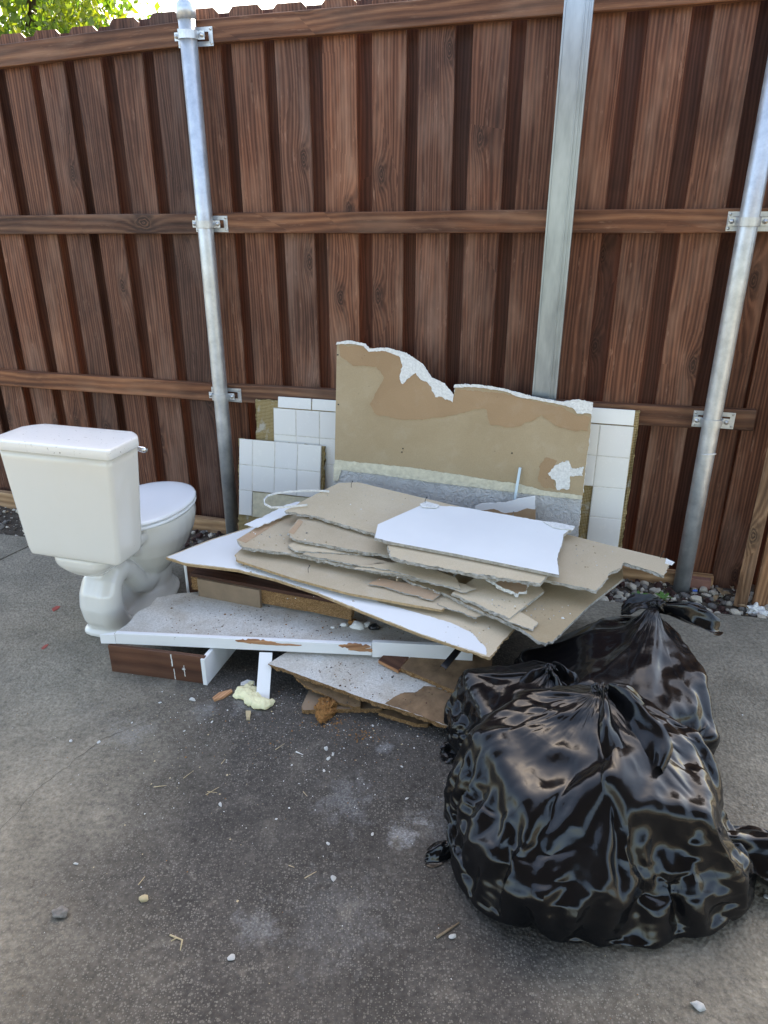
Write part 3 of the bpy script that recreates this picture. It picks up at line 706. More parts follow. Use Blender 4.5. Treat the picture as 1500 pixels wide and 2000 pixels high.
tag(o, 'torn chipboard scrap poking out under the laminate board', 'chipboard')
o = slab('grey_board_scrap', ZP, ZN, [(589, 1380), (606, 1340), (640, 1335), (749, 1366), (747, 1384), (660, 1384), (592, 1387)], .017, (CARDB, PART, CARDB), None, (0, 3, 4, 5), .003, .008, 9, .003, .0175)
tag(o, 'greyish flat board scrap lying on the concrete under the chipboard', 'board')
o = slab('chipboard_offcut', ZP, ZN, [(739, 1391), (790, 1370), (848, 1400), (836, 1414), (815, 1414)], .015, (PARTF, PART, PARTF), None, True, .002, .008, 12, .002, .0155)
tag(o, 'small chipboard offcut flat on the concrete by the orange crumbs', 'chipboard')
# crumbling orange cone of chipboard fibre
def lump(name, c, size, mat, seed, label, cat, amp=.35, freq=2.2, sub=4, group=None, parent=None, flat=True):
    bm = bmesh.new(); bmesh.ops.create_icosphere(bm, subdivisions=sub, radius=1)
    for v in bm.verts:
        p = v.co.normalized(); d = 1 + amp * (mnoise.noise(p * freq + Vector((seed * 5.1, 0, 0))) + .5 * mnoise.noise(p * freq * 2.3 + Vector((0, seed * 3.3, 0))) + .3 * mnoise.noise(p * freq * 5 + Vector((0, 0, seed))))
        v.co = Vector((p.x * size[0], p.y * size[1], p.z * size[2])) * d
        if flat and v.co.z < -size[2] * .55: v.co.z = -size[2] * .55
    lo = min(v.co.z for v in bm.verts)
    for v in bm.verts: v.co.z -= lo
    o = frombm(name, bm, mat, parent, Matrix.Translation(Vector(c)), smooth=True, local=True)
    if label: tag(o, label, cat, group)
    return o
cc = onz(635, 1405)
bm = bmesh.new(); bmesh.ops.create_icosphere(bm, subdivisions=5, radius=1)
for v in bm.verts:
    p = v.co.copy(); t = (p.y + 1) / 2; wdt = .018 + .030 * t
    d = 1 + .38 * mnoise.noise(p * 3.1) + .25 * mnoise.noise(p * 7) + .16 * mnoise.noise(p * 16)
    v.co = Vector((p.x * wdt * d + .012 * p.y, p.y * .062 * (1 + .15 * mnoise.noise(p * 5)), max(-.012, p.z * (.016 + .022 * t) * d)))
o = frombm('chipboard_crumb', bm, CRUMB, None, Matrix.Translation(Vector((cc.x, cc.y + .03, .0125))), local=True)
tag(o, 'orange crumbling wedge of chipboard fibre lying on the concrete', 'chipboard')

# ------------------------------------------------------------------ vanity carcass: toe kick, end panel, shelf with lip
van = thing('vanity_carcass', 'broken vanity bottom with dusty white top, white lip and dark toe kick', 'cabinet', (-.45, 2.25, 0))
def vbox(name, a, b, th, z0, z1, mat, bev=.0015):
    """upright board from a to b (front line on plan), thickness going back"""
    a, b = Vector((*a, 0)), Vector((*b, 0)); d = (b - a); L = d.length; ang = math.atan2(d.y, d.x); bm = bmesh.new()
    box(bm, (L / 2, th / 2, (z1 - z0) / 2), (L, th, z1 - z0), bev=bev)
    return frombm(name, bm, mat, van, Matrix.Translation(a + Vector((0, 0, z0))) @ Matrix.Rotation(ang, 4, 'Z'), local=True)
tk = vbox('toe_kick', (-1.030, 2.247), (-.652, 2.168), .016, 0, .116, W_DARK)
for (fx, z0, z1, w_) in ((.66, .06, .112, .004), (.672, .004, .05, .003), (.78, .022, .07, .003), (.775, .05, .058, .010)):
    bm = bmesh.new(); n_ = 6; L_ = .386
    loft(bm, [[(L_ * fx + random.uniform(-.3, .3) * w_ - w_ / 2, -.0008, z), (L_ * fx + w_ / 2 + random.uniform(-.3, .3) * w_, -.0008, z), (L_ * fx + w_ / 2, .001, z), (L_ * fx - w_ / 2, .001, z)] for z in [z0 + (z1 - z0) * k / n_ for k in range(n_ + 1)]])
    frombm('paint_scratch', bm, GYPW, tk, WM[tk.name], local=True)
vbox('end_panel', (-.650, 2.160), (-.560, 2.50), .016, 0, .112, WHITE)
vbox('end_panel', (.18, 2.20), (.24, 2.52), .016, 0, .112, WHITE)
FZ0, FZ1 = .118, .163
sh_out = [(-1.005, 2.262, 0), (-.975, 2.34, 0), (-.965, 2.42, 0), (-.93, 2.47, 0), (-.925, 2.53, 0), (-.86, 2.56, 0), (-.80, 2.57, 0), (-.62, 2.63, 0), (.40, 2.60, 0), (.332, 2.165, 0)]
shf = slab('shelf_top', Vector((0, 0, FZ1 - .004)), ZN, None, .018, (LAM, PART, PARTF), van, (0, 1, 2, 3, 4, 5, 6), .006, .009, 21, .003, world=[Vector((x, y, FZ1 - .004)) for x, y, _ in sh_out])
# lip: long white strip, broken away in two places down to raw wood, second length butted on
def lip(x0, x1, z0, z1, tb=0):
    ya = 2.258 - (x0 + 1.03) * .0815; yb = 2.258 - (x1 + 1.03) * .0815
    return vbox('front_lip', (x0, ya - tb), (x1, yb - tb), .019, z0, z1, WHITE, .002)
lp = lip(-1.0, -.045, FZ0, FZ1); lip(-.043, .318, FZ0 - .004, FZ1 + .014, .003)
bm = bmesh.new(); q0 = Vector((-1.052, 2.262, FZ0)); # mitred pointed end
loft(bm, [[(-1.058, 2.258, z), (-1.001, 2.2555, z), (-1.001, 2.275, z)] for z in (FZ0, FZ1 - .006)])
frombm('mitre_end', bm, WHITE, van)
def splint(x0, x1, zc, h, seed):
    rnd = random.Random(seed); ya = 2.258 - (x0 + 1.03) * .0815; yb = 2.258 - (x1 + 1.03) * .0815; rings = []; n = 16
    for k in range(n + 1):
        t = k / n; e = math.sin(math.pi * t) ** .6 * h / 2 * rnd.uniform(.6, 1.1) + .0012; x = x0 + (x1 - x0) * t; y = ya + (yb - ya) * t; zz = zc + rnd.uniform(-.1, .1) * h
        rings.append([(x, y - .0018, zz - e), (x, y - .003, zz), (x, y - .0016, zz + e), (x, y + .004, zz + e), (x, y + .004, zz - e)])
    bm = bmesh.new(); loft(bm, rings); frombm('split_wood', bm, W_RAW, lp)
splint(-.545, -.395, FZ1 - .007, .016, 1); splint(-.49, -.30, FZ1 - .014, .008, 2); splint(-.165, -.047, FZ1 - .008, .020, 3); splint(-.13, .03, FZ1 - .022, .012, 4)
# clutter lying on the shelf
for i, (px, py, s) in enumerate(((690, 1218, .02), (700, 1225, .026), (716, 1222, .018), (672, 1222, .014), (731, 1228, .022), (650, 1226, .008))):
    p = onz(px, py, FZ1 - .004); m_ = CRUMB if i == 0 else (PLASTB if i == 4 else GYPW)
    lump('rubble_chip', (p.x, p.y, FZ1 - .0045), (s, s * .8, s * .6), m_, i, ('crumb of brown chipboard on the vanity shelf' if i == 0 else 'black plastic scrap on the vanity shelf' if i == 4 else 'grey plaster chip lying on the dusty vanity shelf'), 'rubble', .5, 1.6, 2, 'plaster chips on the vanity shelf' if i not in (0, 4) else None)
# hardboard-faced block propping the sheets up
BP = onz(385, 1167, FZ1 - .004); BQ = onz(506, 1191, FZ1 - .004)
bd = (BQ - BP); bl = bd.length; ba = math.atan2(bd.y, bd.x)
blk = thing('wood_block', 'brown hardboard block with chipboard core propping up the sheets', 'block', BP)
BM_ = Matrix.Translation(BP) @ Matrix.Rotation(ba, 4, 'Z')
bm = bmesh.new(); box(bm, (bl / 2, .02, .040), (bl, .016, .080), bev=.0015); frombm('face', bm, CARDB, blk, BM_, local=True)
bm = bmesh.new(); box(bm, (bl / 2 + .17, .045, .045), (bl + .42, .03, .06)); 
bmesh.ops.subdivide_edges(bm, edges=bm.edges[:], cuts=9, use_grid_fill=True)
for v in bm.verts: v.co += Vector((random.uniform(-1, 1), random.uniform(-1, 1), random.uniform(-1, 1))) * .003
frombm('chipboard_core', bm, PART, blk, BM_, local=True)
bm = bmesh.new(); box(bm, (bl / 2 + .22, .055, .0845), (bl + .52, .06, .016), bev=.002); frombm('dark_batten', bm, W_DARK, blk, BM_ @ Matrix.Rotation(.0, 4, 'Y'), local=True)
# dark panel behind the block (side of the carcass)
o = thing('cabinet_side', 'dark brown panel standing behind the toilet foot under the white sheet', 'panel', onz(366, 1152, 0))
a = onz(366, 1148, .0); bm = bmesh.new(); box(bm, (.14, .01, .145), (.28, .018, .29), bev=.002)
frombm('face', bm, W_DARK, o, Matrix.Translation(Vector((-.83, 2.66, 0))) @ Matrix.Rotation(-.25, 4, 'Z'), local=True)
bm = bmesh.new(); box(bm, (-.006, .01, .145), (.012, .022, .29), bev=.002); frombm('edge_strip', bm, WHITE, o, Matrix.Translation(Vector((-.83, 2.66, 0))) @ Matrix.Rotation(-.25, 4, 'Z'), local=True)

# white stick and black channel strip
def stick(name, a, b, w_, t_, mat, label, cat, roll=0.0, bev=.001):
    d = (b - a); L = d.length; M = Matrix.Translation(a) @ d.to_track_quat('Z', 'Y').to_matrix().to_4x4() @ Matrix.Rotation(roll, 4, 'Z')
    bm = bmesh.new(); box(bm, (0, 0, L / 2), (w_, t_, L), bev=bev); return tag(frombm(name, bm, mat, None, M, local=True), label, cat)
a = onz(513, 1366, .004); b = Vector((-.432, 2.196, .118))
stick('white_stick', Vector((a.x, a.y, .006)), b, .047, .016, WHITE, 'white painted stick leaning against the vanity lip', 'stick', R(8))
a = onplane(866, 1303, Vector((0, 2.02, 0)), Vector((0, -1, 0))); b = onplane(905, 1257, Vector((0, 2.12, 0)), Vector((0, -1, 0)))
bm = bmesh.new(); d = (b - a) * 1.6; L_ = d.length
loft(bm, [[(x, y, z) for x, y in ((-.011, 0), (.011, 0), (.011, .010), (.009, .010), (.009, .002), (-.009, .002), (-.009, .010), (-.011, .010))] for z in (0, L_)])
tag(frombm('channel_strip', bm, PLASTB, None, Matrix.Translation(a) @ d.to_track_quat('Z', 'Y').to_matrix().to_4x4() @ Matrix.Rotation(R(200), 4, 'Z'), local=True), 'black plastic channel strip sticking out below the white panel', 'strip')

# ------------------------------------------------------------------ the stack of sheets, bottom to top
o = dsheet('long white faced panel with tan edge, pointed end towards the toilet', [(324, 1088), (363, 1101), (464, 1113), (536, 1131), (619, 1158), (727, 1202), (824, 1240), (905, 1267), (956, 1284), (996, 1237), (1040, 1185), (860, 1080), (560, 990), (493, 1028), (410, 1054)], -.066, 41, PAPER2, (7, 8, 9), .003, .011, TANEDGE, PAPERD, name='white_faced_board', cat='board')
torn('white_paint_layer', SP, SN, [(327, 1088), (363, 1099), (464, 1111), (536, 1129), (619, 1156), (727, 1200), (824, 1238), (905, 1265), (950, 1279), (948, 1264), (922, 1236), (880, 1216), (806, 1194), (740, 1176), (700, 1150), (600, 1060), (560, 1000), (493, 1030), (410, 1056)], WHITE, o, -.066, 42, .0035)
dsheet('tan drywall sheet directly on the white panel, long thin edge towards the camera', [(459, 1083), (464, 1094), (572, 1129), (680, 1158), (862, 1191), (900, 1160), (860, 1080), (640, 1000), (530, 1020)], -.040, 43, PAPER, (0, 4), .003, .011, TANEDGE)
o = dsheet('large tan drywall sheet with a snapped corner overhanging the bin bags', [(800, 1136), (871, 1160), (926, 1188), (973, 1207), (1016, 1227), (1048, 1250), (1067, 1256), (1079, 1253), (1099, 1233), (1152, 1181), (1217, 1130), (1216, 1092), (1110, 1052), (820, 1052), (740, 1090)], -.022, 44, PAPERD, (0, 1, 2, 3, 4, 5, 6, 7), .004, DRY, GYP)
o = dsheet('curled tan drywall sheet with pinkish taped edge, left end of the stack', [(462, 1054), (475, 1068), (565, 1080), (680, 1105), (770, 1121), (868, 1140), (905, 1105), (860, 1050), (700, 990), (580, 985), (536, 1008)], -.004, 45, PAPER, (0, 1, 2, 3, 4, 5), .003, DRY, GYP)
torn('joint_tape', SP, SN, [(464, 1054), (480, 1060), (552, 1014), (538, 1009)], TAPE, o, -.004, 46, .003)
dsheet('thin drywall sliver wedged below the grey-edged offcut', [(563, 1064), (575, 1075), (640, 1079), (720, 1082), (780, 1075), (700, 1050), (600, 1048)], .012, 47, PAPER2, True, .003, .010)
o = dsheet('drywall offcut with thick grey-white broken edge, left of the white board', [(561, 1040), (570, 1049), (579, 1054), (680, 1072), (770, 1086), (840, 1090), (880, 1050), (760, 1015), (640, 1000), (583, 1013)], .030, 48, PAPER, (0, 1, 2, 3, 4), .0045)
torn('joint_tape', SP, SN, [(563, 1040), (574, 1043), (592, 1018), (584, 1014)], TAPE, o, .030, 49, .002)
dsheet('small square drywall piece with clean right edge, below the broken flap', [(883, 1158), (940, 1183), (994, 1208), (1063, 1154), (1040, 1128), (950, 1112)], -.004, 50, PAPER2, (0, 1, 4, 5), .004)
dsheet('brown snapped drywall flap with white ragged end', [(892, 1106), (952, 1128), (975, 1144), (1011, 1160), (1027, 1155), (1034, 1128), (1000, 1100), (920, 1090)], .016, 51, TAPE, True, .006, DRY, GYPW, rough_edge=.006)
dsheet('layered drywall strip with splintered paper edge under the left sheets', [(700, 1105), (760, 1112), (850, 1140), (900, 1150), (890, 1128), (800, 1096)], .012, 61, PAPER2, True, .004, .008)
dsheet('bare tan drywall sheet running up to the leaning panel, top of the left stack', [(556, 998), (622, 1009), (680, 1027), (735, 1043), (860, 1072), (1030, 1090), (1095, 1068), (1098, 1038), (960, 1004), (824, 972), (700, 942), (662, 943), (600, 974)], .052, 52, PAPER2, (0, 1, 2, 3, 11, 12), .0035)
o = dsheet('tan drywall sheet with notched right end and a snapped tongue', [(1041, 1127), (1105, 1140), (1165, 1153), (1180, 1135), (1195, 1116), (1214, 1108), (1219, 1098), (1285, 1119), (1297, 1124), (1309, 1096), (1301, 1091), (1200, 1067), (1097, 1041), (1000, 1035), (980, 1105)], .050, 53, PAPER, (0, 1, 2, 3, 4, 5, 6, 7, 8, 9), .0028)
torn('torn_edge_flake', SP, SN, [(1301, 1090), (1318, 1098), (1312, 1104), (1299, 1100)], GYPW, o, .050, 54, .002)
dsheet('ragged grey drywall sheet pressed under the white board', [(757, 1066), (763, 1087), (800, 1097), (880, 1112), (1000, 1131), (1056, 1139), (1080, 1110), (1050, 1040), (840, 1002)], .072, 55, PAPER2, (0, 1, 2, 3, 4), .006, .014, rough_edge=.005)
o = dsheet('bright white faced drywall board topmost on the stack', [(732, 1050), (768, 1059), (892, 1082), (1041, 1112), (1092, 1123), (1088, 1092), (1101, 1043), (1123, 1029), (1075, 1020), (900, 990), (824, 986), (738, 1024)], .090, 56, WHITE, (0, 4, 5, 6, 7, 8, 9), .0022, DRY, GYP)
torn('curled_paper', SP, SN, [(820, 984), (832, 979), (858, 986), (852, 992), (824, 990)], GYPW, o, .093, 57, .002, .003)
torn('curled_paper', SP, SN, [(1060, 1018), (1085, 1020), (1123, 1028), (1118, 1035), (1080, 1030)], GYPW, o, .092, 58, .003, .003)
# thin split layers and crumbly fragments wedged between the sheets
FRG = [((690, 1110), (770, 1120), (845, 1136), (905, 1157), (930, 1150), (850, 1118), (740, 1098), .006, .004, PAPER2, 'peeled paper-thin drywall layer fanning out below the curled sheet'),
       ((720, 1140), (760, 1148), (800, 1160), (845, 1172), (860, 1160), (800, 1140), (740, 1128), -.030, .005, TAPE, 'brown tongue of torn drywall paper on the lower tan sheet'),
       ((768, 1092), (840, 1106), (900, 1118), (968, 1134), (990, 1122), (900, 1096), (790, 1078), .052, .009, PAPER2, 'crumbly drywall fragment wedged under the ragged grey sheet'),
       ((856, 1180), (890, 1192), (930, 1206), (950, 1198), (915, 1178), (875, 1166), (860, 1168), -.036, .006, PAPER, 'curled drywall paper flap at the end of the lower tan sheet'),
       ((905, 1168), (950, 1190), (1000, 1216), (1040, 1230), (1050, 1215), (985, 1175), (930, 1150), -.012, .005, PAPER2, 'split gypsum layer under the small square drywall piece'),
       ((590, 1082), (660, 1096), (720, 1108), (760, 1114), (770, 1100), (690, 1080), (610, 1070), .006, .007, PAPER, 'narrow drywall sliver lying along the curled sheet'),
       ((1042, 1122), (1090, 1132), (1140, 1146), (1160, 1150), (1165, 1130), (1110, 1112), (1060, 1106), .032, .008, PAPER2, 'thin drywall layer tucked under the notched sheet')]
for k, q in enumerate(FRG): dsheet(q[10], q[:7], q[7], 120 + k, q[9], True, .0045, q[8], GYP, PAPERD, name='drywall_fragment', rough_edge=.003)

# ------------------------------------------------------------------ leaning panels
# torn drywall leaning on the aluminium post
A3 = onplane(658, 668, fpt(0, .10, 0), FN); B3 = onplane(1158, 785, fpt(0, .10, 0), FN); C3 = onplane(653, 935, fpt(0, .19, 0), FN)
dn_ = (B3 - A3).cross(C3 - A3).normalized()
if dn_.y > 0: dn_ = -dn_
top_px = [(658, 669), (684, 666), (712, 672), (722, 682), (755, 680), (792, 690), (826, 712), (842, 738), (868, 750), (886, 772), (888, 752), (930, 752), (985, 760), (1014, 768), (1042, 776), (1100, 786), (1130, 781), (1158, 787)]
low = [(1128, 1090), (648, 1030)]
pan = slab('torn_drywall_panel', A3, dn_, top_px + [(1152, 850), (1142, 930), (1130, 1030)] + low + [(653, 935), (656, 780)], DRY, (PAPERD, GYPW, PAPERD), None, tuple(range(0, 20)), .0035, .008, 71, .003)
tag(pan, 'large torn tan drywall panel with painted foot leaning on the aluminium post', 'drywall')
torn('torn_paper_layer', A3, dn_, [(662, 674), (712, 678), (755, 686), (778, 692), (790, 716), (786, 742), (815, 722), (826, 745), (838, 742), (862, 768), (884, 784), (892, 760), (985, 768), (1042, 784), (1098, 795), (1120, 808), (1152, 815), (1148, 842), (1120, 842), (1085, 832), (1058, 810), (1040, 822), (1000, 835), (958, 830), (950, 800), (925, 800), (880, 812), (838, 818), (790, 820), (735, 810), (722, 790), (750, 738), (735, 716), (690, 715), (664, 695)], PAPERT, pan, 0, 72, .006, .0022)
TB = (4, 5, 4, 5, 6, 10, 20, 16, 14, 14, 5, 4, 4, 7, 4, 5, 20, 22)
for i0, i1 in ((0, 10), (10, 18)):
    tq = top_px[i0:i1]; torn('gypsum_patch', A3, dn_, [(x, y - 1) for x, y in tq] + [(x - 2, y + TB[i0 + k]) for k, (x, y) in list(enumerate(tq))[::-1]], GYPW, pan, .0024, 70 + i0, .0035, .002)
torn('gypsum_patch', A3, dn_, [(778, 692), (808, 702), (828, 720), (842, 742), (884, 772), (884, 786), (862, 775), (850, 776), (838, 748), (822, 742), (812, 728), (800, 738), (786, 750), (780, 735), (786, 716)], GYPW, pan, .0028, 73, .007, .002)
torn('gypsum_patch', A3, dn_, [(1104, 788), (1156, 786), (1154, 808), (1128, 808), (1118, 796)], GYPW, pan, .0028, 74, .007, .002)
torn('gypsum_patch', A3, dn_, [(1092, 905), (1110, 900), (1118, 915), (1140, 912), (1138, 930), (1114, 930), (1112, 955), (1088, 957), (1085, 940), (1070, 925)], GYPW, pan, .0002, 75, .008, .003)
torn('brown_paper_patch', A3, dn_, [(1056, 905), (1068, 893), (1088, 900), (1076, 925), (1085, 955), (1062, 952), (1050, 935)], PAPERT, pan, .0001, 76, .008)
pt = torn('painted_foot', A3, dn_, [(653, 912), (800, 930), (920, 946), (1040, 962), (1136, 972), (1130, 1032), (1128, 1085), (648, 1025)], TEXP, pan, .0004, 77, .0015, .002)
torn('caulk_line', A3, dn_, [(654, 898), (720, 905), (800, 913), (880, 925), (960, 938), (1010, 945), (1060, 958), (1136, 968), (1136, 976), (1040, 966), (950, 955), (860, 944), (760, 930), (654, 916)], CAULK, pan, .0025, 78, .0035, .003)
torn('caulk_line', A3, dn_, [(652, 905), (668, 912), (660, 940), (651, 938)], CAULK, pan, .0045, 79, .003, .002)
for hx, hy in ((785, 883), (787, 876), (727, 790), (1000, 885), (660, 693), (661, 790)):
    p = onplane(hx, hy, A3, dn_) + dn_ * .0008; bm = bmesh.new(); tube(bm, [p, p + dn_ * .0012], .0035, 8); frombm('nail_head', bm, RUBBER, pan)
# torn corner piece and metal strip standing in front of it
tp = A3 + dn_ * .045
o = slab('paper_scrap', tp, dn_, [(928, 989), (945, 983), (985, 982), (1020, 973), (1045, 969), (1046, 1030), (930, 1030)], .006, (WHITE, GYPW, PAPERD), None, (0, 1, 2, 3), .002, .007, 81, .002)
tag(o, 'torn white corner of drywall paper upright behind the white board', 'paper')
torn('torn_back', tp, dn_, [(938, 997), (965, 994), (985, 1002), (1010, 1000), (1028, 993), (1046, 995), (1046, 1028), (940, 1028)], PAPERT, o, 0, 82, .002)
a = onplane(1016, 913, A3 + dn_ * .018, dn_); b = onplane(1003, 990, A3 + dn_ * .040, dn_)
stick('metal_strip', b + (b - a) * .4, a, .013, .003, ALU, 'thin grey metal strip standing upright in front of the torn drywall', 'strip')

def tile_panel(name, label, s0, ztop, off_top, off_bot, zbot, cols, rows, trims, th, backing, missing=(), group='tiled wall fragments against the fence', tt=.007):
    """leaning fragment: local x along fence, z up the face. cols / rows = tile edges in metres"""
    top, bot = fpt(s0, off_top, ztop), fpt(s0, off_bot, zbot); up = (top - bot).normalized()
    M = Matrix((FD, (FD.cross(up)) * -1, up)).transposed().to_4x4(); y = up.cross(FD); M = Matrix((FD, y, up)).transposed().to_4x4(); M = Matrix.Translation(bot) @ M
    o = thing(name, label, 'tile panel', bot, group); L = (top - bot).length
    bx0, bx1, bz0, bz1 = backing; rnd = random.Random(len(label)); bm = bmesh.new(); ring = []
    def edge(a, b, n_): return [Vector(a).lerp(Vector(b), k / n_) for k in range(n_)]
    pts = edge((bx0, bz0), (bx1, bz0), 30) + edge((bx1, bz0), (bx1, bz1), 60) + edge((bx1, bz1), (bx0, bz1), 30) + edge((bx0, bz1), (bx0, bz0), 60)
    pts = [p + Vector((rnd.uniform(-1, 1), rnd.uniform(-1, 1))) * .0045 for p in pts]
    rr = []
    for h in (0, th * .5, th):
        rr.append([bm.verts.new((p.x + (rnd.uniform(-.004, .004) if h else 0), h, p.y + (rnd.uniform(-.003, .003) if h else 0))) for p in pts])
    f0 = bm.faces.new(rr[0]); f1 = bm.faces.new(rr[-1][::-1]); f1.material_index = 1
    for A, B in zip(rr, rr[1:]):
        for k in range(len(pts)): bm.faces.new((A[k], A[(k + 1) % len(pts)], B[(k + 1) % len(pts)], B[k])).material_index = 1
    bmesh.ops.triangulate(bm, faces=[f0, f1]); back = frombm('mortar_backing', bm, [MORT, MORTE], o, M, local=True)
    cache = {}
    def tile(x0, x1, z0, z1, bull=False):
        g = .0023; w_, h_ = x1 - x0 - 2 * g, z1 - z0 - 2 * g; key = (round(w_, 4), round(h_, 4), bull)
        if key not in cache:
            bm = bmesh.new(); box(bm, (0, 0, 0), (w_, tt, h_), bev=.0022); me = bpy.data.meshes.new('tile'); bmesh.ops.recalc_face_normals(bm, faces=bm.faces)
            if bull:
                for v in bm.verts:
                    k = max(0, (v.co.z - (h_ / 2 - .012)) / .012); v.co.y += .005 * k * k
            bm.to_mesh(me); bm.free(); me.materials.append(TILE); me.polygons.foreach_set('use_smooth', [False] * len(me.polygons)); cache[key] = me
        t = bpy.data.objects.new('tile', cache[key])
        link(t, o, M @ Matrix.Translation(((x0 + x1) / 2, -tt / 2 - .001 + rnd.uniform(-.0006, .0006), (z0 + z1) / 2)) @ Matrix.Rotation(rnd.uniform(-.006, .006), 4, 'X') @ Matrix.Rotation(rnd.uniform(-.008, .008), 4, 'Z'))
    for i in range(len(cols) - 1):
        for j in range(len(rows) - 1):
            if (i, j) not in missing: tile(cols[i], cols[i + 1], rows[j + 1], rows[j])
    for t in trims: tile(*t, bull=True)
    # grout bed just behind the tile faces, only where tiles remain
    for i in range(len(cols) - 1):
        js = [j for j in range(len(rows) - 1) if (i, j) not in missing]
        if js:
            bm = bmesh.new(); z0, z1 = rows[max(js) + 1], rows[min(js)]
            box(bm, ((cols[i] + cols[i + 1]) / 2, -.0033, (z0 + z1) / 2), (cols[i + 1] - cols[i] - .0004, .0064, z1 - z0 - .0004)); frombm('grout', bm, GROUT, o, M, local=True)
    return o, M
# back-left fragment (bullnose row on top), front-left fragment, right-hand fragment; lengths in metres along each face
tile_panel('tile_panel', 'tiled wall fragment with bullnose top row and ragged brown mortar on its left side', .19, .782, -.010, .075, -.01, [.098, .219, .343, .467, .59], [.722, .590, .46, .33, .2], [(.120, .300, .724, .782), (.300, .480, .724, .782), (.480, .59, .724, .782)], .022, (0, .62, 0, .755))
o, M = tile_panel('tile_panel', 'low tiled wall fragment with a missing lower corner showing cream mortar', .112, .555, .045, .150, -.01, [.0, .074, .196, .318, .442], [.568, .436, .304, .174, .04], [], .020, (-.006, .452, 0, .562), missing=((1, 2), (2, 2), (3, 2), (1, 3), (2, 3), (3, 3), (0, 3)))
bm = bmesh.new(); box(bm, (.26, -.002, .235), (.37, .004, .13)); frombm('cream_mortar', bm, MORTP, o, M, local=True)
tile_panel('tile_panel', 'tall narrow tiled wall fragment beside the torn drywall, bare mortar column at left', 1.74, .826, .012, .115, -.02, [-.03, .108, .248], [.775, .636, .497, .357, .217, .077], [(.0, .248, .777, .848)], .026, (-.06, .262, 0, .838), missing=((0, 2), (0, 3), (0, 4), (0, 5)))
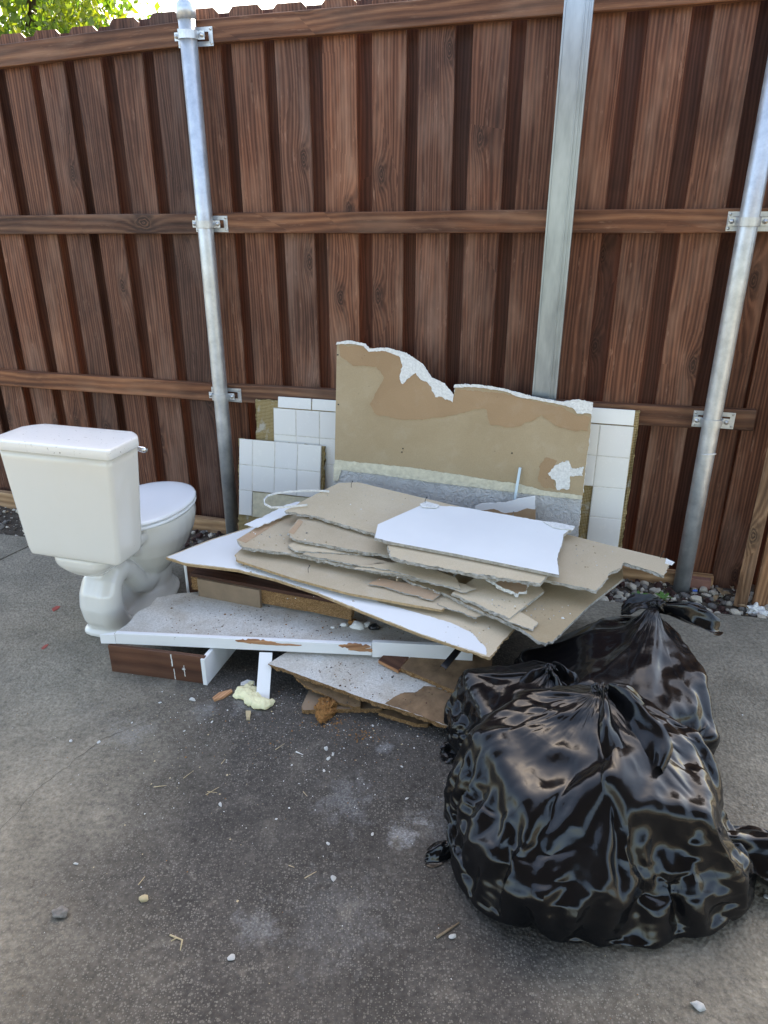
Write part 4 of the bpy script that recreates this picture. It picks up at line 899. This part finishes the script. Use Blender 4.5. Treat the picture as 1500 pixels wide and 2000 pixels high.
# ------------------------------------------------------------------ black bin bags: film draped over rubble by a short cloth run
def bag_mesh(name, lumps, center, half, height, tie, seed, frames=23, sub=(96, 66), neck=.20):
    rnd = random.Random(seed); C = Vector((center[0], center[1], 0)); tie = Vector(tie)
    # contents: rough boxes fused into one collider
    bm = bmesh.new()
    for (x, y, z, sx, sy, sz, a, b) in lumps:
        box(bm, (x, y, z), (sx, sy, sz), (Matrix.Rotation(a, 3, 'Z') @ Matrix.Rotation(b, 3, 'X')), bev=.012)
    me = bpy.data.meshes.new('c'); bm.to_mesh(me); bm.free(); col = bpy.data.objects.new('c', me); COL.objects.link(col)
    md = col.modifiers.new('r', 'REMESH'); md.mode = 'VOXEL'; md.voxel_size = .014
    me = freeze(col, 'c'); col = bpy.data.objects.new('c', me); COL.objects.link(col)
    me2 = bpy.data.meshes.new('g'); me2.from_pydata([(-4, -4, 0), (4, -4, 0), (4, 6, 0), (-4, 6, 0)], [], [(0, 1, 2, 3)]); gr = bpy.data.objects.new('g', me2); COL.objects.link(gr)
    for o in (col, gr):
        o.modifiers.new('Collision', 'COLLISION'); o.collision.thickness_outer = .004; o.collision.thickness_inner = .02; o.collision.cloth_friction = 12; o.collision.damping = .6
    # film
    bm = bmesh.new(); bmesh.ops.create_uvsphere(bm, u_segments=sub[0], v_segments=sub[1], radius=1.0)
    wts = []
    for v in bm.verts:
        p = v.co.normalized(); e = 1.0 + .05 * mnoise.noise(p * 2.1 + Vector((seed, 0, 0)))
        az = math.atan2(p.y, p.x); e += .045 * (1 - 2.2 * abs(mnoise.noise(Vector((math.cos(az) * 4.5, math.sin(az) * 4.5, p.z * 1.1 + seed * 3)))) * 2) * max(0, min(1, p.z * 2 + .9)); kx = 1 - .10 * max(0, -p.z - .2)
        q = Vector((C.x + p.x * half[0] * e * kx, C.y + p.y * half[1] * e * kx, max(.008, height * (.46 + .60 * p.z))))
        # pull the upper cap up into a neck at the tie point
        t = max(0, (p.z - .62) / .38); k = t ** 1.5
        hub = tie + Vector((p.x, p.y, 0)) * .014 + Vector((0, 0, .03 * (t - .8)))
        q = q.lerp(hub, k); v.co = q; wts.append((t, p))
    for v, (t, p) in zip(bm.verts, wts): v.co += Vector((rnd.uniform(-1, 1), rnd.uniform(-1, 1), rnd.uniform(-1, 1))) * .0015
    me = bpy.data.meshes.new(name); bm.to_mesh(me); bm.free(); o = bpy.data.objects.new(name, me); COL.objects.link(o)
    gp_ = o.vertex_groups.new(name='pin'); gs = o.vertex_groups.new(name='shrink')
    for i, (t, p) in enumerate(wts):
        if t > .90: gp_.add([i], 1.0, 'REPLACE')
        gs.add([i], min(1, max(0, t * 1.3 + .20 * max(0, p.z + .25) + .15 * mnoise.noise(p * 3 + Vector((0, seed, 0))))), 'REPLACE')
    cl = o.modifiers.new('Cloth', 'CLOTH'); s = cl.settings
    s.quality = 4; s.mass = .22; s.air_damping = 1.0; s.use_pressure = True; s.uniform_pressure_force = -1.1
    s.tension_stiffness = s.compression_stiffness = 25; s.shear_stiffness = 12; s.bending_stiffness = .05
    s.tension_damping = s.compression_damping = 12; s.bending_damping = .5
    s.vertex_group_mass = 'pin'; s.pin_stiffness = 1.0
    s.vertex_group_shrink = 'shrink'; s.shrink_min = -.02; s.shrink_max = -.45
    cl.collision_settings.use_collision = True; cl.collision_settings.distance_min = .004; cl.collision_settings.collision_quality = 2; cl.collision_settings.use_self_collision = False
    cl.point_cache.frame_start = 1; cl.point_cache.frame_end = frames + 2
    for f in range(1, frames + 1): scene.frame_set(f)
    ss = o.modifiers.new('ss', 'SUBSURF'); ss.levels = 1; ss.render_levels = 1
    m2 = freeze(o, name); scene.frame_set(1)
    for q in (col, gr): bpy.data.objects.remove(q)
    bm = bmesh.new(); bm.from_mesh(m2)
    for v in bm.verts:   # small random film crinkle
        q = v.co + Vector((mnoise.noise(v.co * 5), mnoise.noise(v.co * 5 + Vector((9, 0, 0))), 0)) * .05
        a_ = 1 - min(1, abs(mnoise.noise(q * 8.5)) * 3.2); b_ = 1 - min(1, abs(mnoise.noise(q * 17 + Vector((3, 1, 7)))) * 2.6)
        v.co += v.normal * (.0046 * a_ + .0022 * b_)
    bm.to_mesh(m2); bm.free()
    m2.materials.clear(); m2.materials.append(BAG); m2.polygons.foreach_set('use_smooth', [True] * len(m2.polygons)); m2.set_sharp_from_angle(angle=R(34))
    n = len(m2.vertices); co = np.empty(n * 3, dtype=np.float32); m2.vertices.foreach_get('co', co); co = co.reshape(-1, 3); co[:, 2] = np.maximum(co[:, 2], .0015)
    co -= np.array([C.x, C.y, 0], dtype=np.float32); m2.vertices.foreach_set('co', co.ravel()); m2.update()
    return m2, Matrix.Translation(C)
import time as _t
def rag(name, parent, base, d, side, length, width, seed, curl=.6, spread=1.0, folds=3, n=26, tip=.7):
    """free end of the bag film: a pleated sheet that leaves the knot and sags"""
    rnd = random.Random(seed); d = Vector(d).normalized(); side = Vector(side).normalized(); up = side.cross(d).normalized()
    if up.z < 0: up = -up
    bm = bmesh.new(); G = []
    for i in range(n + 1):
        t = i / n; row = []; c = Vector(base) + d * (length * t) + Vector((0, 0, -1)) * (curl * length * t * t)
        w_ = width * (.10 + .90 * min(1, (t * 1.25) ** .7)) * (1 if t < tip else 1 - .55 * ((t - tip) / (1 - tip)) ** 2)
        for j in range(n + 1):
            u = j / n * 2 - 1
            f = math.cos(u * folds * math.pi * .5 + seed) * .16 * width * (1 - .45 * t) + mnoise.noise(Vector((u * 2.2, t * 3, seed))) * .10 * width + mnoise.noise(Vector((u * 5, t * 6, seed))) * .035 * width
            p = c + side * (u * w_ * .5 * spread) + up * (f + .10 * width * u * u * (1 if seed % 2 else -1)) + d * (mnoise.noise(Vector((u * 3, seed, 5))) * .08 * length * t)
            p.z = max(p.z, .003); row.append(bm.verts.new(p))
        G.append(row)
    for i in range(n):
        for j in range(n): bm.faces.new((G[i][j], G[i + 1][j], G[i + 1][j + 1], G[i][j + 1]))
    return frombm(name, bm, BAG, parent, smooth=True)
def knot(parent, p, r, seed):
    bm = bmesh.new(); bmesh.ops.create_icosphere(bm, subdivisions=4, radius=1)
    for v in bm.verts:
        q = v.co.normalized(); a = math.atan2(q.y, q.x); d = 1 + .20 * math.sin(a * 5 + q.z * 4 + seed) + .30 * mnoise.noise(q * 2.5 + Vector((seed, 0, 0)))
        v.co = Vector(p) + Vector((q.x * r, q.y * r, q.z * r * .95)) * d
    return frombm('knot', bm, BAG, parent, smooth=True)
_t0 = _t.time()
BGRP = 'black bin bags in front of the pile'
def binbag(label, lumps, center, half, height, tie, seed, **kw):
    me, M = bag_mesh('sack', lumps, center, half, height, tie, seed, **kw)
    o = thing('bin_bag', label, 'bin bag', (center[0], center[1], 0), BGRP)
    link(bpy.data.objects.new('sack', me), o, M); return o
b1 = binbag('bulky knotted black bin bag with a flap drooping down its front',
    [(.42, 1.52, .15, .30, .26, .28, .4, .15), (.70, 1.44, .13, .26, .30, .24, -.35, -.2), (.56, 1.62, .17, .34, .20, .31, .1, .1), (.48, 1.33, .10, .34, .22, .18, .25, .35), (.76, 1.32, .07, .2, .2, .13, .5, .3), (.30, 1.42, .09, .15, .3, .16, .2, 0), (.60, 1.42, .2, .2, .12, .26, .8, .5), (.36, 1.55, .24, .14, .16, .10, .9, .6), (.80, 1.50, .20, .14, .2, .1, .3, .8), (.52, 1.24, .12, .12, .10, .12, .7, .9)],
    (.57, 1.45), (.46, .345), .385, (.60, 1.63, .372), 5, sub=(138, 96))
rag('tie_flap', b1, (.61, 1.60, .375), (.10, -.55, .12), (1, .15, 0), .24, .20, 3, curl=.55, folds=3)
rag('tie_flap', b1, (.63, 1.63, .375), (.55, -.1, .25), (.1, 1, 0), .12, .11, 4, curl=.9, folds=2)
rag('bag_corner', b1, (.84, 1.40, .06), (1, -.22, -.12), (.2, 1, .3), .24, .24, 11, curl=.1, folds=3, tip=.5)
rag('bag_corner', b1, (.20, 1.42, .03), (-1, -.25, -.05), (.2, 1, .2), .09, .10, 12, curl=.1, folds=2, tip=.4)
knot(b1, (.60, 1.63, .375), .022, 1)
b2 = binbag('knotted black bin bag with a puffed tail pointing at the gravel strip',
    [(.62, 1.98, .09, .26, .30, .17, .1, .1), (.86, 2.02, .13, .30, .28, .24, .3, .1), (.93, 1.98, .11, .2, .26, .2, -.2, -.15), (.78, 1.84, .12, .30, .24, .23, .6, .25), (.90, 1.80, .09, .2, .2, .15, .2, .2), (.90, 2.14, .13, .24, .16, .24, 0, 0)],
    (.75, 1.97), (.36, .33), .33, (.955, 2.16, .335), 9)
rag('tie_flap', b2, (.96, 2.16, .335), (1, -.15, .12), (0, 1, .35), .21, .15, 6, curl=.35, folds=3, tip=.8)
rag('tie_flap', b2, (.955, 2.16, .335), (-.7, .3, .25), (.3, 1, 0), .12, .12, 7, curl=.7)
rag('bag_corner', b2, (1.05, 2.07, .02), (1, .0, -.05), (.0, 1, .2), .10, .10, 15, curl=.1, folds=2, tip=.4)
knot(b2, (.957, 2.16, .338), .024, 2)
b3 = binbag('smaller black bin bag tucked under the overhanging drywall corner',
    [(.42, 1.84, .11, .28, .26, .21, .2, .1), (.52, 1.84, .08, .2, .2, .16, -.3, .2), (.32, 1.82, .06, .14, .16, .11, .5, 0)],
    (.43, 1.85), (.27, .24), .25, (.53, 1.88, .262), 13)
rag('tie_flap', b3, (.53, 1.88, .262), (-.8, -.4, .12), (.4, -1, 0), .13, .14, 8, curl=.5)
rag('tie_flap', b3, (.53, 1.88, .262), (.6, -.7, .1), (.7, .7, 0), .10, .12, 9, curl=.7)
rag('bag_corner', b3, (.25, 1.80, .02), (-1, -.1, -.05), (.0, 1, .2), .07, .10, 16, curl=.1, folds=2, tip=.4)
knot(b3, (.53, 1.88, .264), .022, 3)
print('bags', round(_t.time() - _t0, 1))
# ------------------------------------------------------------------ gravel strip
def stone_mesh(seed, sub=2, ang=.42):
    bm = bmesh.new(); bmesh.ops.create_icosphere(bm, subdivisions=sub, radius=1); rnd = random.Random(seed)
    cuts = [Vector((rnd.gauss(0, 1), rnd.gauss(0, 1), rnd.gauss(0, 1))).normalized() for _ in range(7)]; ds = [rnd.uniform(.55, .85) for _ in cuts]
    for v in bm.verts:
        p = v.co.normalized() * (1 + ang * mnoise.noise(v.co * 1.4 + Vector((seed * 7.7, 0, 0))))
        for c, d in zip(cuts, ds):
            k = p.dot(c)
            if k > d: p = p - c * (k - d) * .9
        v.co = p
    me = bpy.data.meshes.new('stone'); bm.to_mesh(me); bm.free(); return me
SM = {}
for nm, mt in (('w', ROCKW), ('r', ROCKR), ('g', ROCKG)):
    SM[nm] = []
    for k in range(6):
        me = stone_mesh(k + 20 * 'wrg'.index(nm), 3 if nm == 'r' else 2, .6 if nm == 'r' else .4); me.materials.append(mt); SM[nm].append(me)
SLAB = {'w': 'pale limestone pebble in the gravel strip along the fence', 'r': 'dark red lava rock in the gravel strip along the fence', 'g': 'grey stone in the gravel strip along the fence'}
SLABL = {'w': 'pale pebble in the dirt strip behind the toilet', 'r': 'dark red lava lump in the dirt strip behind the toilet', 'g': 'grey stone in the dirt strip behind the toilet'}
placed = []
def stone(x, y, r, nm, lab, grp):
    for (a, b, c) in placed:
        if (a - x) ** 2 + (b - y) ** 2 < ((r + c) * .78) ** 2: return False
    placed.append((x, y, r)); o = bpy.data.objects.new('stone', random.choice(SM[nm]))
    sx, sy, sz = r * random.uniform(.85, 1.2), r * random.uniform(.75, 1.05), r * random.uniform(.6, .85)
    z = max(soilz(Vector((x, y, 0))), -.03)
    M = Matrix.Translation((x, y, z + sz * .45)) @ Matrix.Rotation(random.uniform(0, 6.28), 4, 'Z') @ Matrix.Rotation(random.uniform(-.5, .5), 4, 'X') @ Matrix.Diagonal((sx, sy, sz, 1))
    link(o, None, M); tag(o, lab[nm], 'stone', grp); return True
random.seed(21); cnt = 0
for k in range(2600):
    if cnt >= 200: break
    s = random.uniform(1.62, 2.75); p = fpt(s, 0, 0); q = isect(p, FN, EA, ED); e = (q - p).dot(FN)
    off = random.uniform(-.06, e - .015); p = fpt(s, off, 0); r = random.choice((.012, .016, .02, .024, .028, .032))
    if abs(s - 2.2974) < .05 and abs(off) < .05: continue
    if 1.55 < p.x < 2.1 and p.y < 2.8 and off < .12: continue
    cnt += stone(p.x, p.y, r, random.choice('wwwwrrg'), SLAB, 'stones of the gravel strip')
cnt = 0
for k in range(1500):
    if cnt >= 70: break
    s = random.uniform(-.45, .05); p = fpt(s, random.uniform(.03, .33), 0)
    if (p - E0).dot(Vector((ED.y, -ED.x, 0))) > -.012: continue
    cnt += stone(p.x, p.y, random.choice((.010, .014, .018, .024)), random.choice('wrrrg'), SLABL, 'stones in the dirt strip behind the toilet')
cnt = 0
for k in range(600):
    if cnt >= 26: break
    s = random.uniform(-1.5, -.95); p = fpt(s, random.uniform(.03, .30), 0)
    if (p - E0).dot(Vector((ED.y, -ED.x, 0))) > -.012: continue
    cnt += stone(p.x, p.y, random.choice((.012, .018, .026, .034)), random.choice('wwg'), SLABL, 'stones in the dirt strip behind the toilet')
def scatter_bits(name, pts, mats, seed, lo, hi, label=None, cat=None, flat=.6):
    """many tiny chips joined as stuff; pts = list of (point, normal)"""
    rnd = random.Random(seed); V, Fc, mi = [], [], []
    for p, n in pts:
        r = rnd.uniform(lo, hi) * (1 if rnd.random() > .12 else 1.8); a = n.orthogonal().normalized(); b = n.cross(a); t = rnd.uniform(0, 6.28)
        u = a * math.cos(t) + b * math.sin(t); v = n.cross(u); i = len(V); k = rnd.randrange(len(mats)); el = rnd.uniform(.5, 1)
        V += [p + u * r - n * .0004, p + v * r * el - n * .0004, p - u * r * rnd.uniform(.5, 1) - n * .0004, p - v * r * el * rnd.uniform(.6, 1) - n * .0004, p + u * r * .2 + n * r * flat * rnd.uniform(.6, 1.2), p - u * r * .3 + v * r * .1 + n * r * flat]
        for f in ((0, 1, 4), (1, 5, 4), (1, 2, 5), (2, 3, 5), (3, 4, 5), (3, 0, 4)): Fc.append(tuple(i + x for x in f)); mi.append(k)
    o = fromdata(name, V, Fc, mats, mi=mi); return tag(o, label, cat, kind='stuff')
UP = Vector((0, 0, 1)); pts = []
for k in range(3800):
    s = random.uniform(1.4, 2.95) if k % 3 else random.uniform(-1.7, .2); p = fpt(s, 0, 0); e = (isect(p, FN, EA, ED) - p).dot(FN); p = fpt(s, random.uniform(-.07, e), 0)
    pts.append((Vector((p.x, p.y, max(soilz(p), -.03) + .001)), UP))
scatter_bits('fine_gravel', pts, [ROCKW, ROCKR, ROCKG, SOIL, LEAFD], 3, .003, .008, 'fine gravel and bark bits in the soil strip', 'gravel')

# brick stub, dead leaves, weeds and litter at the foot of the right post
p = onz(1368, 1150); bm = bmesh.new(); box(bm, (0, 0, .02), (.10, .05, .05), bev=.004)
tag(frombm('brick_stub', bm, BRICK, None, Matrix.Translation((p.x, p.y + .03, 0)) @ Matrix.Rotation(-.3, 4, 'Z'), local=True), 'brown brick stub half buried beside the right-hand pipe post', 'brick')
def leaf(px, py, L_, mat, name, label, cat, yaw, z=.0, tilt=.3, group=None, wd=.42):
    p = onz(px, py, z); V, Fc = [], []
    n = 7
    for i in range(n + 1):
        t = i / n; w_ = L_ * wd * math.sin(math.pi * min(.98, t * .96 + .02)) ** .8 * .5; zz = .12 * L_ * math.sin(t * 3) 
        V += [(-w_, L_ * (t - .5), zz + w_ * .5), (0, L_ * (t - .5), zz), (w_, L_ * (t - .5), zz + w_ * .5)]
    for i in range(n):
        for j in (0, 1): Fc.append((i * 3 + j, i * 3 + j + 1, i * 3 + j + 4, i * 3 + j + 3))
    o = fromdata(name, V, Fc, mat, M=Matrix.Translation((p.x, p.y, z + .004)) @ Matrix.Rotation(yaw, 4, 'Z') @ Matrix.Rotation(tilt, 4, 'X'), smooth=True)
    return tag(o, label, cat, group)
for i, (px, py, L_, yw) in enumerate(((1405, 1158, .06, .3), (1420, 1165, .075, 1.9), (1398, 1170, .05, -.7), (1428, 1150, .05, 2.8), (1452, 1188, .05, 1.2))):
    leaf(px, py, L_, LEAFD, 'dead_leaf', 'curled brown dead leaf at the foot of the wooden gate', 'leaf', yw, .008, .25, 'dead leaves by the gate')
for i, (px, py, n_) in enumerate(((1248, 1168, 5), (1296, 1172, 6))):
    w_ = thing('weed', ('small green weed sprouting behind the rear bin bag, nearest the drywall tongue', 'small green weed sprouting at the puffed tail of the rear bin bag')[i], 'weed', onz(px, py, 0), 'weeds in the gravel')
    for k in range(n_):
        V, Fc = [], []; L_ = random.uniform(.025, .045)
        for a in range(6):
            t = a / 5; ww = L_ * .22 * math.sin(math.pi * min(.97, t * .95 + .03)); V += [(-ww, L_ * t, L_ * .7 * t * (1 - .5 * t)), (ww, L_ * t, L_ * .7 * t * (1 - .5 * t) + .001)]
        for a in range(5): Fc.append((a * 2, a * 2 + 1, a * 2 + 3, a * 2 + 2))
        fromdata('leaf', V, Fc, GREENL, w_, WM[w_.name] @ Matrix.Translation((0, 0, .008)) @ Matrix.Rotation(k * 6.28 / n_ + random.uniform(-.3, .3), 4, 'Z'), smooth=True)
BLUE = plain('blue_plastic', (.03, .12, .45), .4); p = onz(1358, 1152, .02)
lump('plastic_scrap', (p.x, p.y, .012), (.012, .007, .006), BLUE, 4, 'tiny blue plastic scrap on the gravel by the brick stub', 'litter', .3, 1.5, 2)
p = onz(1474, 1190); lump('plaster_lump', (p.x, p.y, -.012), (.032, .022, .022), GYPW, 14, 'crumpled white plaster lump on the gravel below the wooden gate', 'plaster', .7, 1.8, 4)
p = onz(1492, 1196); lump('plaster_lump', (p.x, p.y, -.012), (.024, .02, .014), GYPW, 15, 'flat white plaster piece on the gravel at the slab edge', 'plaster', .6, 1.8, 3)

# ------------------------------------------------------------------ foam, sticks and chips on the concrete
bm = bmesh.new()
for px, py, r in ((470, 1354, .022), (463, 1362, .016), (484, 1348, .020), (491, 1339, .015), (482, 1362, .028), (492, 1372, .028), (505, 1378, .028), (518, 1380, .025), (528, 1375, .018), (500, 1366, .026), (497, 1352, .02)):
    p = onz(px, py); bmesh.ops.create_icosphere(bm, subdivisions=3, radius=1, matrix=Matrix.Translation((p.x, p.y, r * .45)) @ Matrix.Diagonal((r, r, r * .62, 1)))
me = bpy.data.meshes.new('f'); bm.to_mesh(me); bm.free(); t_ = bpy.data.objects.new('f', me); COL.objects.link(t_)
md = t_.modifiers.new('r', 'REMESH'); md.mode = 'VOXEL'; md.voxel_size = .003; md = t_.modifiers.new('s', 'SMOOTH'); md.iterations = 10
me = freeze(t_, 'yellow_foam'); me.materials.clear(); me.materials.append(FOAM); me.polygons.foreach_set('use_smooth', [True] * len(me.polygons))
c_ = onz(495, 1368); me.transform(Matrix.Translation(-Vector((c_.x, c_.y, 0))))
for v in me.vertices:
    v.co += v.normal * (.004 * mnoise.noise(v.co * 60) + .002 * mnoise.noise(v.co * 140)); v.co.z = max(v.co.z, .0008)
o = link(bpy.data.objects.new('yellow_foam', me), None, Matrix.Translation((c_.x, c_.y, 0))); tag(o, 'pale yellow blob of expanding foam on the concrete under the white stick', 'foam')
def flatchip(px, mat, name, label, cat, h=.004, seed=0, z=0.0, group=None):
    o = slab(name, Vector((0, 0, z)), ZN, px, h, (mat, mat, mat), None, True, .001, .004, seed, .0006, h + .0008); return tag(o, label, cat, group)
flatchip([(480, 1388), (490, 1388), (488, 1404), (481, 1404)], STRAW, 'wood_sliver', 'pale wooden sliver sticking out from under the yellow foam', 'wood', .006, 3)
flatchip([(415, 1362), (428, 1352), (452, 1346), (454, 1350), (436, 1361), (418, 1367)], W_RAW, 'wood_chip', 'flat brown wood chip between the white end panel and the foam', 'wood', .008, 4)
flatchip([(470, 1333), (483, 1327), (497, 1330), (498, 1337), (470, 1338)], GYPW, 'plaster_flake', 'greyish plaster flake behind the yellow foam blob', 'plaster', .010, 5)
flatchip([(828, 1372), (850, 1362), (868, 1358), (864, 1366), (842, 1374)], ROCKG, 'metal_sliver', 'grey pointed sliver lying on the bare end of the laminate board', 'sliver', .003, 6, .064)
flatchip([(101, 1189), (110, 1183), (118, 1184), (112, 1190), (104, 1194)], REDB, 'red_petal', 'dark red petal on the concrete left of the toilet foot', 'petal', .0015, 7)
flatchip([(80, 1266), (88, 1259), (95, 1258), (90, 1264), (84, 1268)], REDB, 'red_petal', 'faded red petal on open concrete, further from the toilet foot', 'petal', .0015, 8)
CHM = [stone_mesh(200 + k, 2, .5) for k in range(8)]
for q_ in CHM: q_.materials.append(GYPW)
def chip(p, r, seed, label, group):
    rn = random.Random(seed); o = bpy.data.objects.new('plaster_chip', CHM[seed % 8])
    link(o, None, Matrix.Translation((p.x, p.y, r * .30)) @ Matrix.Rotation(rn.uniform(0, 6.28), 4, 'Z') @ Matrix.Rotation(rn.uniform(-.4, .4), 4, 'X') @ Matrix.Diagonal((r * rn.uniform(.9, 1.3), r * rn.uniform(.5, .9), r * rn.uniform(.35, .6), 1)))
    return tag(o, label, 'plaster', group)
CH = [(637, 1463, .012), (650, 1474, .011), (642, 1482, .009), (633, 1506, .009), (430, 1572, .011), (651, 1716, .013), (453, 1872, .013), (884, 1830, .012), (1364, 1968, .020), (148, 1688, .009), (138, 1448, .008), (193, 1450, .008), (376, 1367, .015), (1496, 1753, .012), (313, 1373, .007), (414, 1411, .007), (570, 1495, .006), (641, 1648, .007), (727, 1630, .007), (540, 1600, .006), (1160, 1345, .004), (258, 1412, .006), (785, 1498, .006), (728, 1418, .008), (640, 1415, .005), (360, 1428, .006), (795, 1560, .006)]
for i, (px, py, r) in enumerate(CH):
    p = onz(px, py)
    if px == 1160: continue
    chip(p, r * .8, i + 3, ('large white plaster chip on bare concrete, biggest of the scattered ones' if px == 1364 else 'white plaster chip scattered on the concrete'), None if px == 1364 else 'plaster chips scattered on the concrete')
p = onz(281, 1757); lump('tan_chip', (p.x, p.y, 0), (.012, .009, .008), STRAW, 5, 'tan cardboard-coloured chip on the open concrete', 'chip', .6, 1.5, 2)
p = onz(120, 1786); lump('dark_stone', (p.x, p.y, 0), (.017, .014, .012), ROCKG, 6, 'dark grey loose stone on the open concrete', 'stone', .5, 1.5, 3)
def twig(pxs, r, mat, name, label, cat, group=None):
    pts = [onz(x, y, r) for x, y in pxs]; bm = bmesh.new(); tube(bm, pts, [r] * (len(pts) - 1) + [r * .5], 6); return tag(frombm(name, bm, mat), label, cat, group)
twig([(853, 1831), (875, 1817), (897, 1802)], .003, TWIG, 'twig', 'brown twig lying next to a white chip beside the front bin bag', 'twig')
twig([(332, 1826), (346, 1832), (356, 1836), (352, 1856)], .0022, STRAW, 'straw', 'bent pale straw in the middle of the concrete', 'straw')
twig([(334, 1838), (345, 1832), (356, 1837)], .0016, STRAW, 'straw', 'short straw crossing the bent pale straw', 'straw')
TWL = 'short dry twig scattered on the concrete'
for q in ([(538, 1464), (556, 1452)], [(300, 1537), (325, 1534)], [(402, 1552), (428, 1537)], [(405, 1546), (424, 1548)], [(592, 1546), (600, 1555)], [(358, 1520), (378, 1505)], [(270, 1728), (283, 1712)], [(432, 1492), (440, 1482)], [(595, 1715), (618, 1702)], [(564, 1690), (575, 1694)]):
    twig(q, .0013, TWIG if len(q) % 2 else STRAW, 'twig', TWL, 'twig', 'dry twigs on the concrete')
twig([(578, 1468), (592, 1474)], .002, GYPW, 'plaster_splinter', 'thin white plaster splinter on the concrete near the crumbs', 'plaster')

# ------------------------------------------------------------------ curved corner bead and crumbs on the pile
bm = bmesh.new(); P6 = SP + SN * .058; path = [onplane(x, y, P6, SN) for x, y in ((600, 988), (560, 992), (530, 993), (517, 986), (516, 978), (523, 970), (540, 965), (566, 962), (596, 960), (622, 960), (650, 962))]
up_ = Vector((0, 0, 1)); A_ = []
fine = []
for a, b in zip(path, path[1:]):
    for k in range(4): fine.append(a.lerp(b, k / 4))
for i, p in enumerate(fine):
    d = (fine[min(i + 1, len(fine) - 1)] - fine[max(i - 1, 0)]).normalized(); sd_ = d.cross(up_).normalized() * .002; h = .008 + .002 * mnoise.noise(p * 60)
    A_.append([p - sd_, p + sd_, p + sd_ + up_ * h, p - sd_ + up_ * h])
loft(bm, A_); tag(frombm('corner_bead', bm, GYPW), 'curved metal corner bead crusted with plaster at the back of the stack', 'corner bead')
dsheet('jagged white paint sliver poking out beside the curved corner bead', [(478, 1024), (520, 1006), (560, 985), (585, 980), (570, 1000), (530, 1018), (500, 1030)], .014, 91, WHITE, True, .004, .003, GYPW, WHITE, name='paint_sliver', cat='sliver')
def on(px, py, off, P=None, n=None): return (onplane(px, py, (P or SP) + (n or SN) * off, n or SN), n or SN)
pts = []
for (x0, y0, x1, y1, off, k) in ((840, 1150, 860, 1160, -.022, 6), (1010, 1180, 1120, 1210, -.022, 26), (960, 1170, 1030, 1190, -.004, 16), (700, 1115, 860, 1135, -.004, 26), (580, 1030, 720, 1060, .030, 12), (620, 960, 800, 1020, .052, 22), (1120, 1060, 1200, 1110, .050, 18), (480, 1040, 560, 1066, -.004, 22), (470, 1096, 560, 1118, -.066, 60), (560, 1130, 720, 1180, -.066, 18), (860, 1215, 960, 1262, -.066, 24)):
    for _ in range(k): pts.append(on(random.uniform(x0, x1), random.uniform(y0, y1), off + .0012))
scatter_bits('plaster_crumbs', pts, [GYPW, GYP, PAPERD], 8, .0015, .0045, 'tiny plaster crumbs strewn over the stacked sheets', 'crumbs')
pts = []
for _ in range(1700):
    x, y = random.uniform(-.85, .25), random.uniform(2.22, 2.56)
    if random.random() < .12 + .55 * (x + .85) and mnoise.noise(Vector((x * 7, y * 7, 3))) > -.25: pts.append((Vector((x, y, FZ1 - .0032)), UP))
for _ in range(200): pts.append(on(random.uniform(600, 900), random.uniform(1292, 1380), .0012, LP, LN))
scatter_bits('sawdust', pts, [CRUMB, W_DARK, PARTF, RUBBER], 9, .001, .0038, 'brown sawdust and splinters on the vanity shelf and lowest board', 'sawdust', .4)
pts = []
for _ in range(2400):
    x, y = random.gauss(-.1, .42), random.gauss(2.0, .24)
    if y > 2.15 or y < 1.1: continue
    pts.append((Vector((x, y, .0006)), UP))
for _ in range(450): pts.append((Vector((random.uniform(-1.6, 1.4), random.uniform(.9, 2.6), .0006)), UP))
scatter_bits('grit', pts, [GYPW, GYP, CRUMB, STRAW, ROCKG], 10, .0008, .0026, 'fine plaster grit and crumbs sprinkled on the concrete', 'grit', .5)
pts = [(Vector((onz(random.gauss(705, 18), random.gauss(1436, 7)).x, onz(705, random.gauss(1436, 8)).y, .0006)), UP) for _ in range(60)] + [(Vector((onz(random.gauss(640, 30), 1412).x, onz(640, random.gauss(1412, 8)).y, .0006)), UP) for _ in range(70)]
scatter_bits('chipboard_dust', pts, [CRUMB], 11, .0015, .004, 'orange chipboard dust on the concrete in front of the crumbling board', 'dust', .6)
# nails standing out of the sheets
for i, (px, py, off, lb) in enumerate(((686, 952, .052, 'bent nail at the back edge of the top left sheet'), (830, 984, .090, 'thin nail upright at the back of the white board'), (602, 1118, -.040, 'bent nail upright on the lower tan sheet'), (1290, 1090, .050, 'nail upright on the snapped drywall tongue'))):
    p, n = on(px, py, off); bm = bmesh.new(); tube(bm, [p - n * .004, p + n * .018, p + n * .030 + Vector((.006, 0, 0))], .0011, 6); tube(bm, [p + n * .030 + Vector((.006, 0, 0)), p + n * .0312 + Vector((.006, 0, 0))], .003, 8)
    tag(frombm('nail', bm, RUBBER), lb, 'nail', 'nails left in the drywall')
# ------------------------------------------------------------------ unseen roof added to shade the foreground and darken bag reflections
hs = thing('added_shade_roof', 'roof on square posts added out of view to shade the foreground', 'added_shade_roof', (.2, -1.5, 0))
bm = bmesh.new(); box(bm, (.2, -1.55, 2.66), (6.4, 5.2, .10)); frombm('roof', bm, SHADEROOF, hs)
bm = bmesh.new(); box(bm, (.2, 1.065, 2.65), (6.4, .03, .2)); frombm('shade_roof_fascia', bm, SHADEROOF, hs)
for x in (-2.9, 3.3):
    for y in (.9, -4.0):
        bm = bmesh.new(); box(bm, (x, y, 1.30), (.12, .12, 2.61), bev=.004); frombm('shade_roof_post', bm, SHADEROOF, hs)
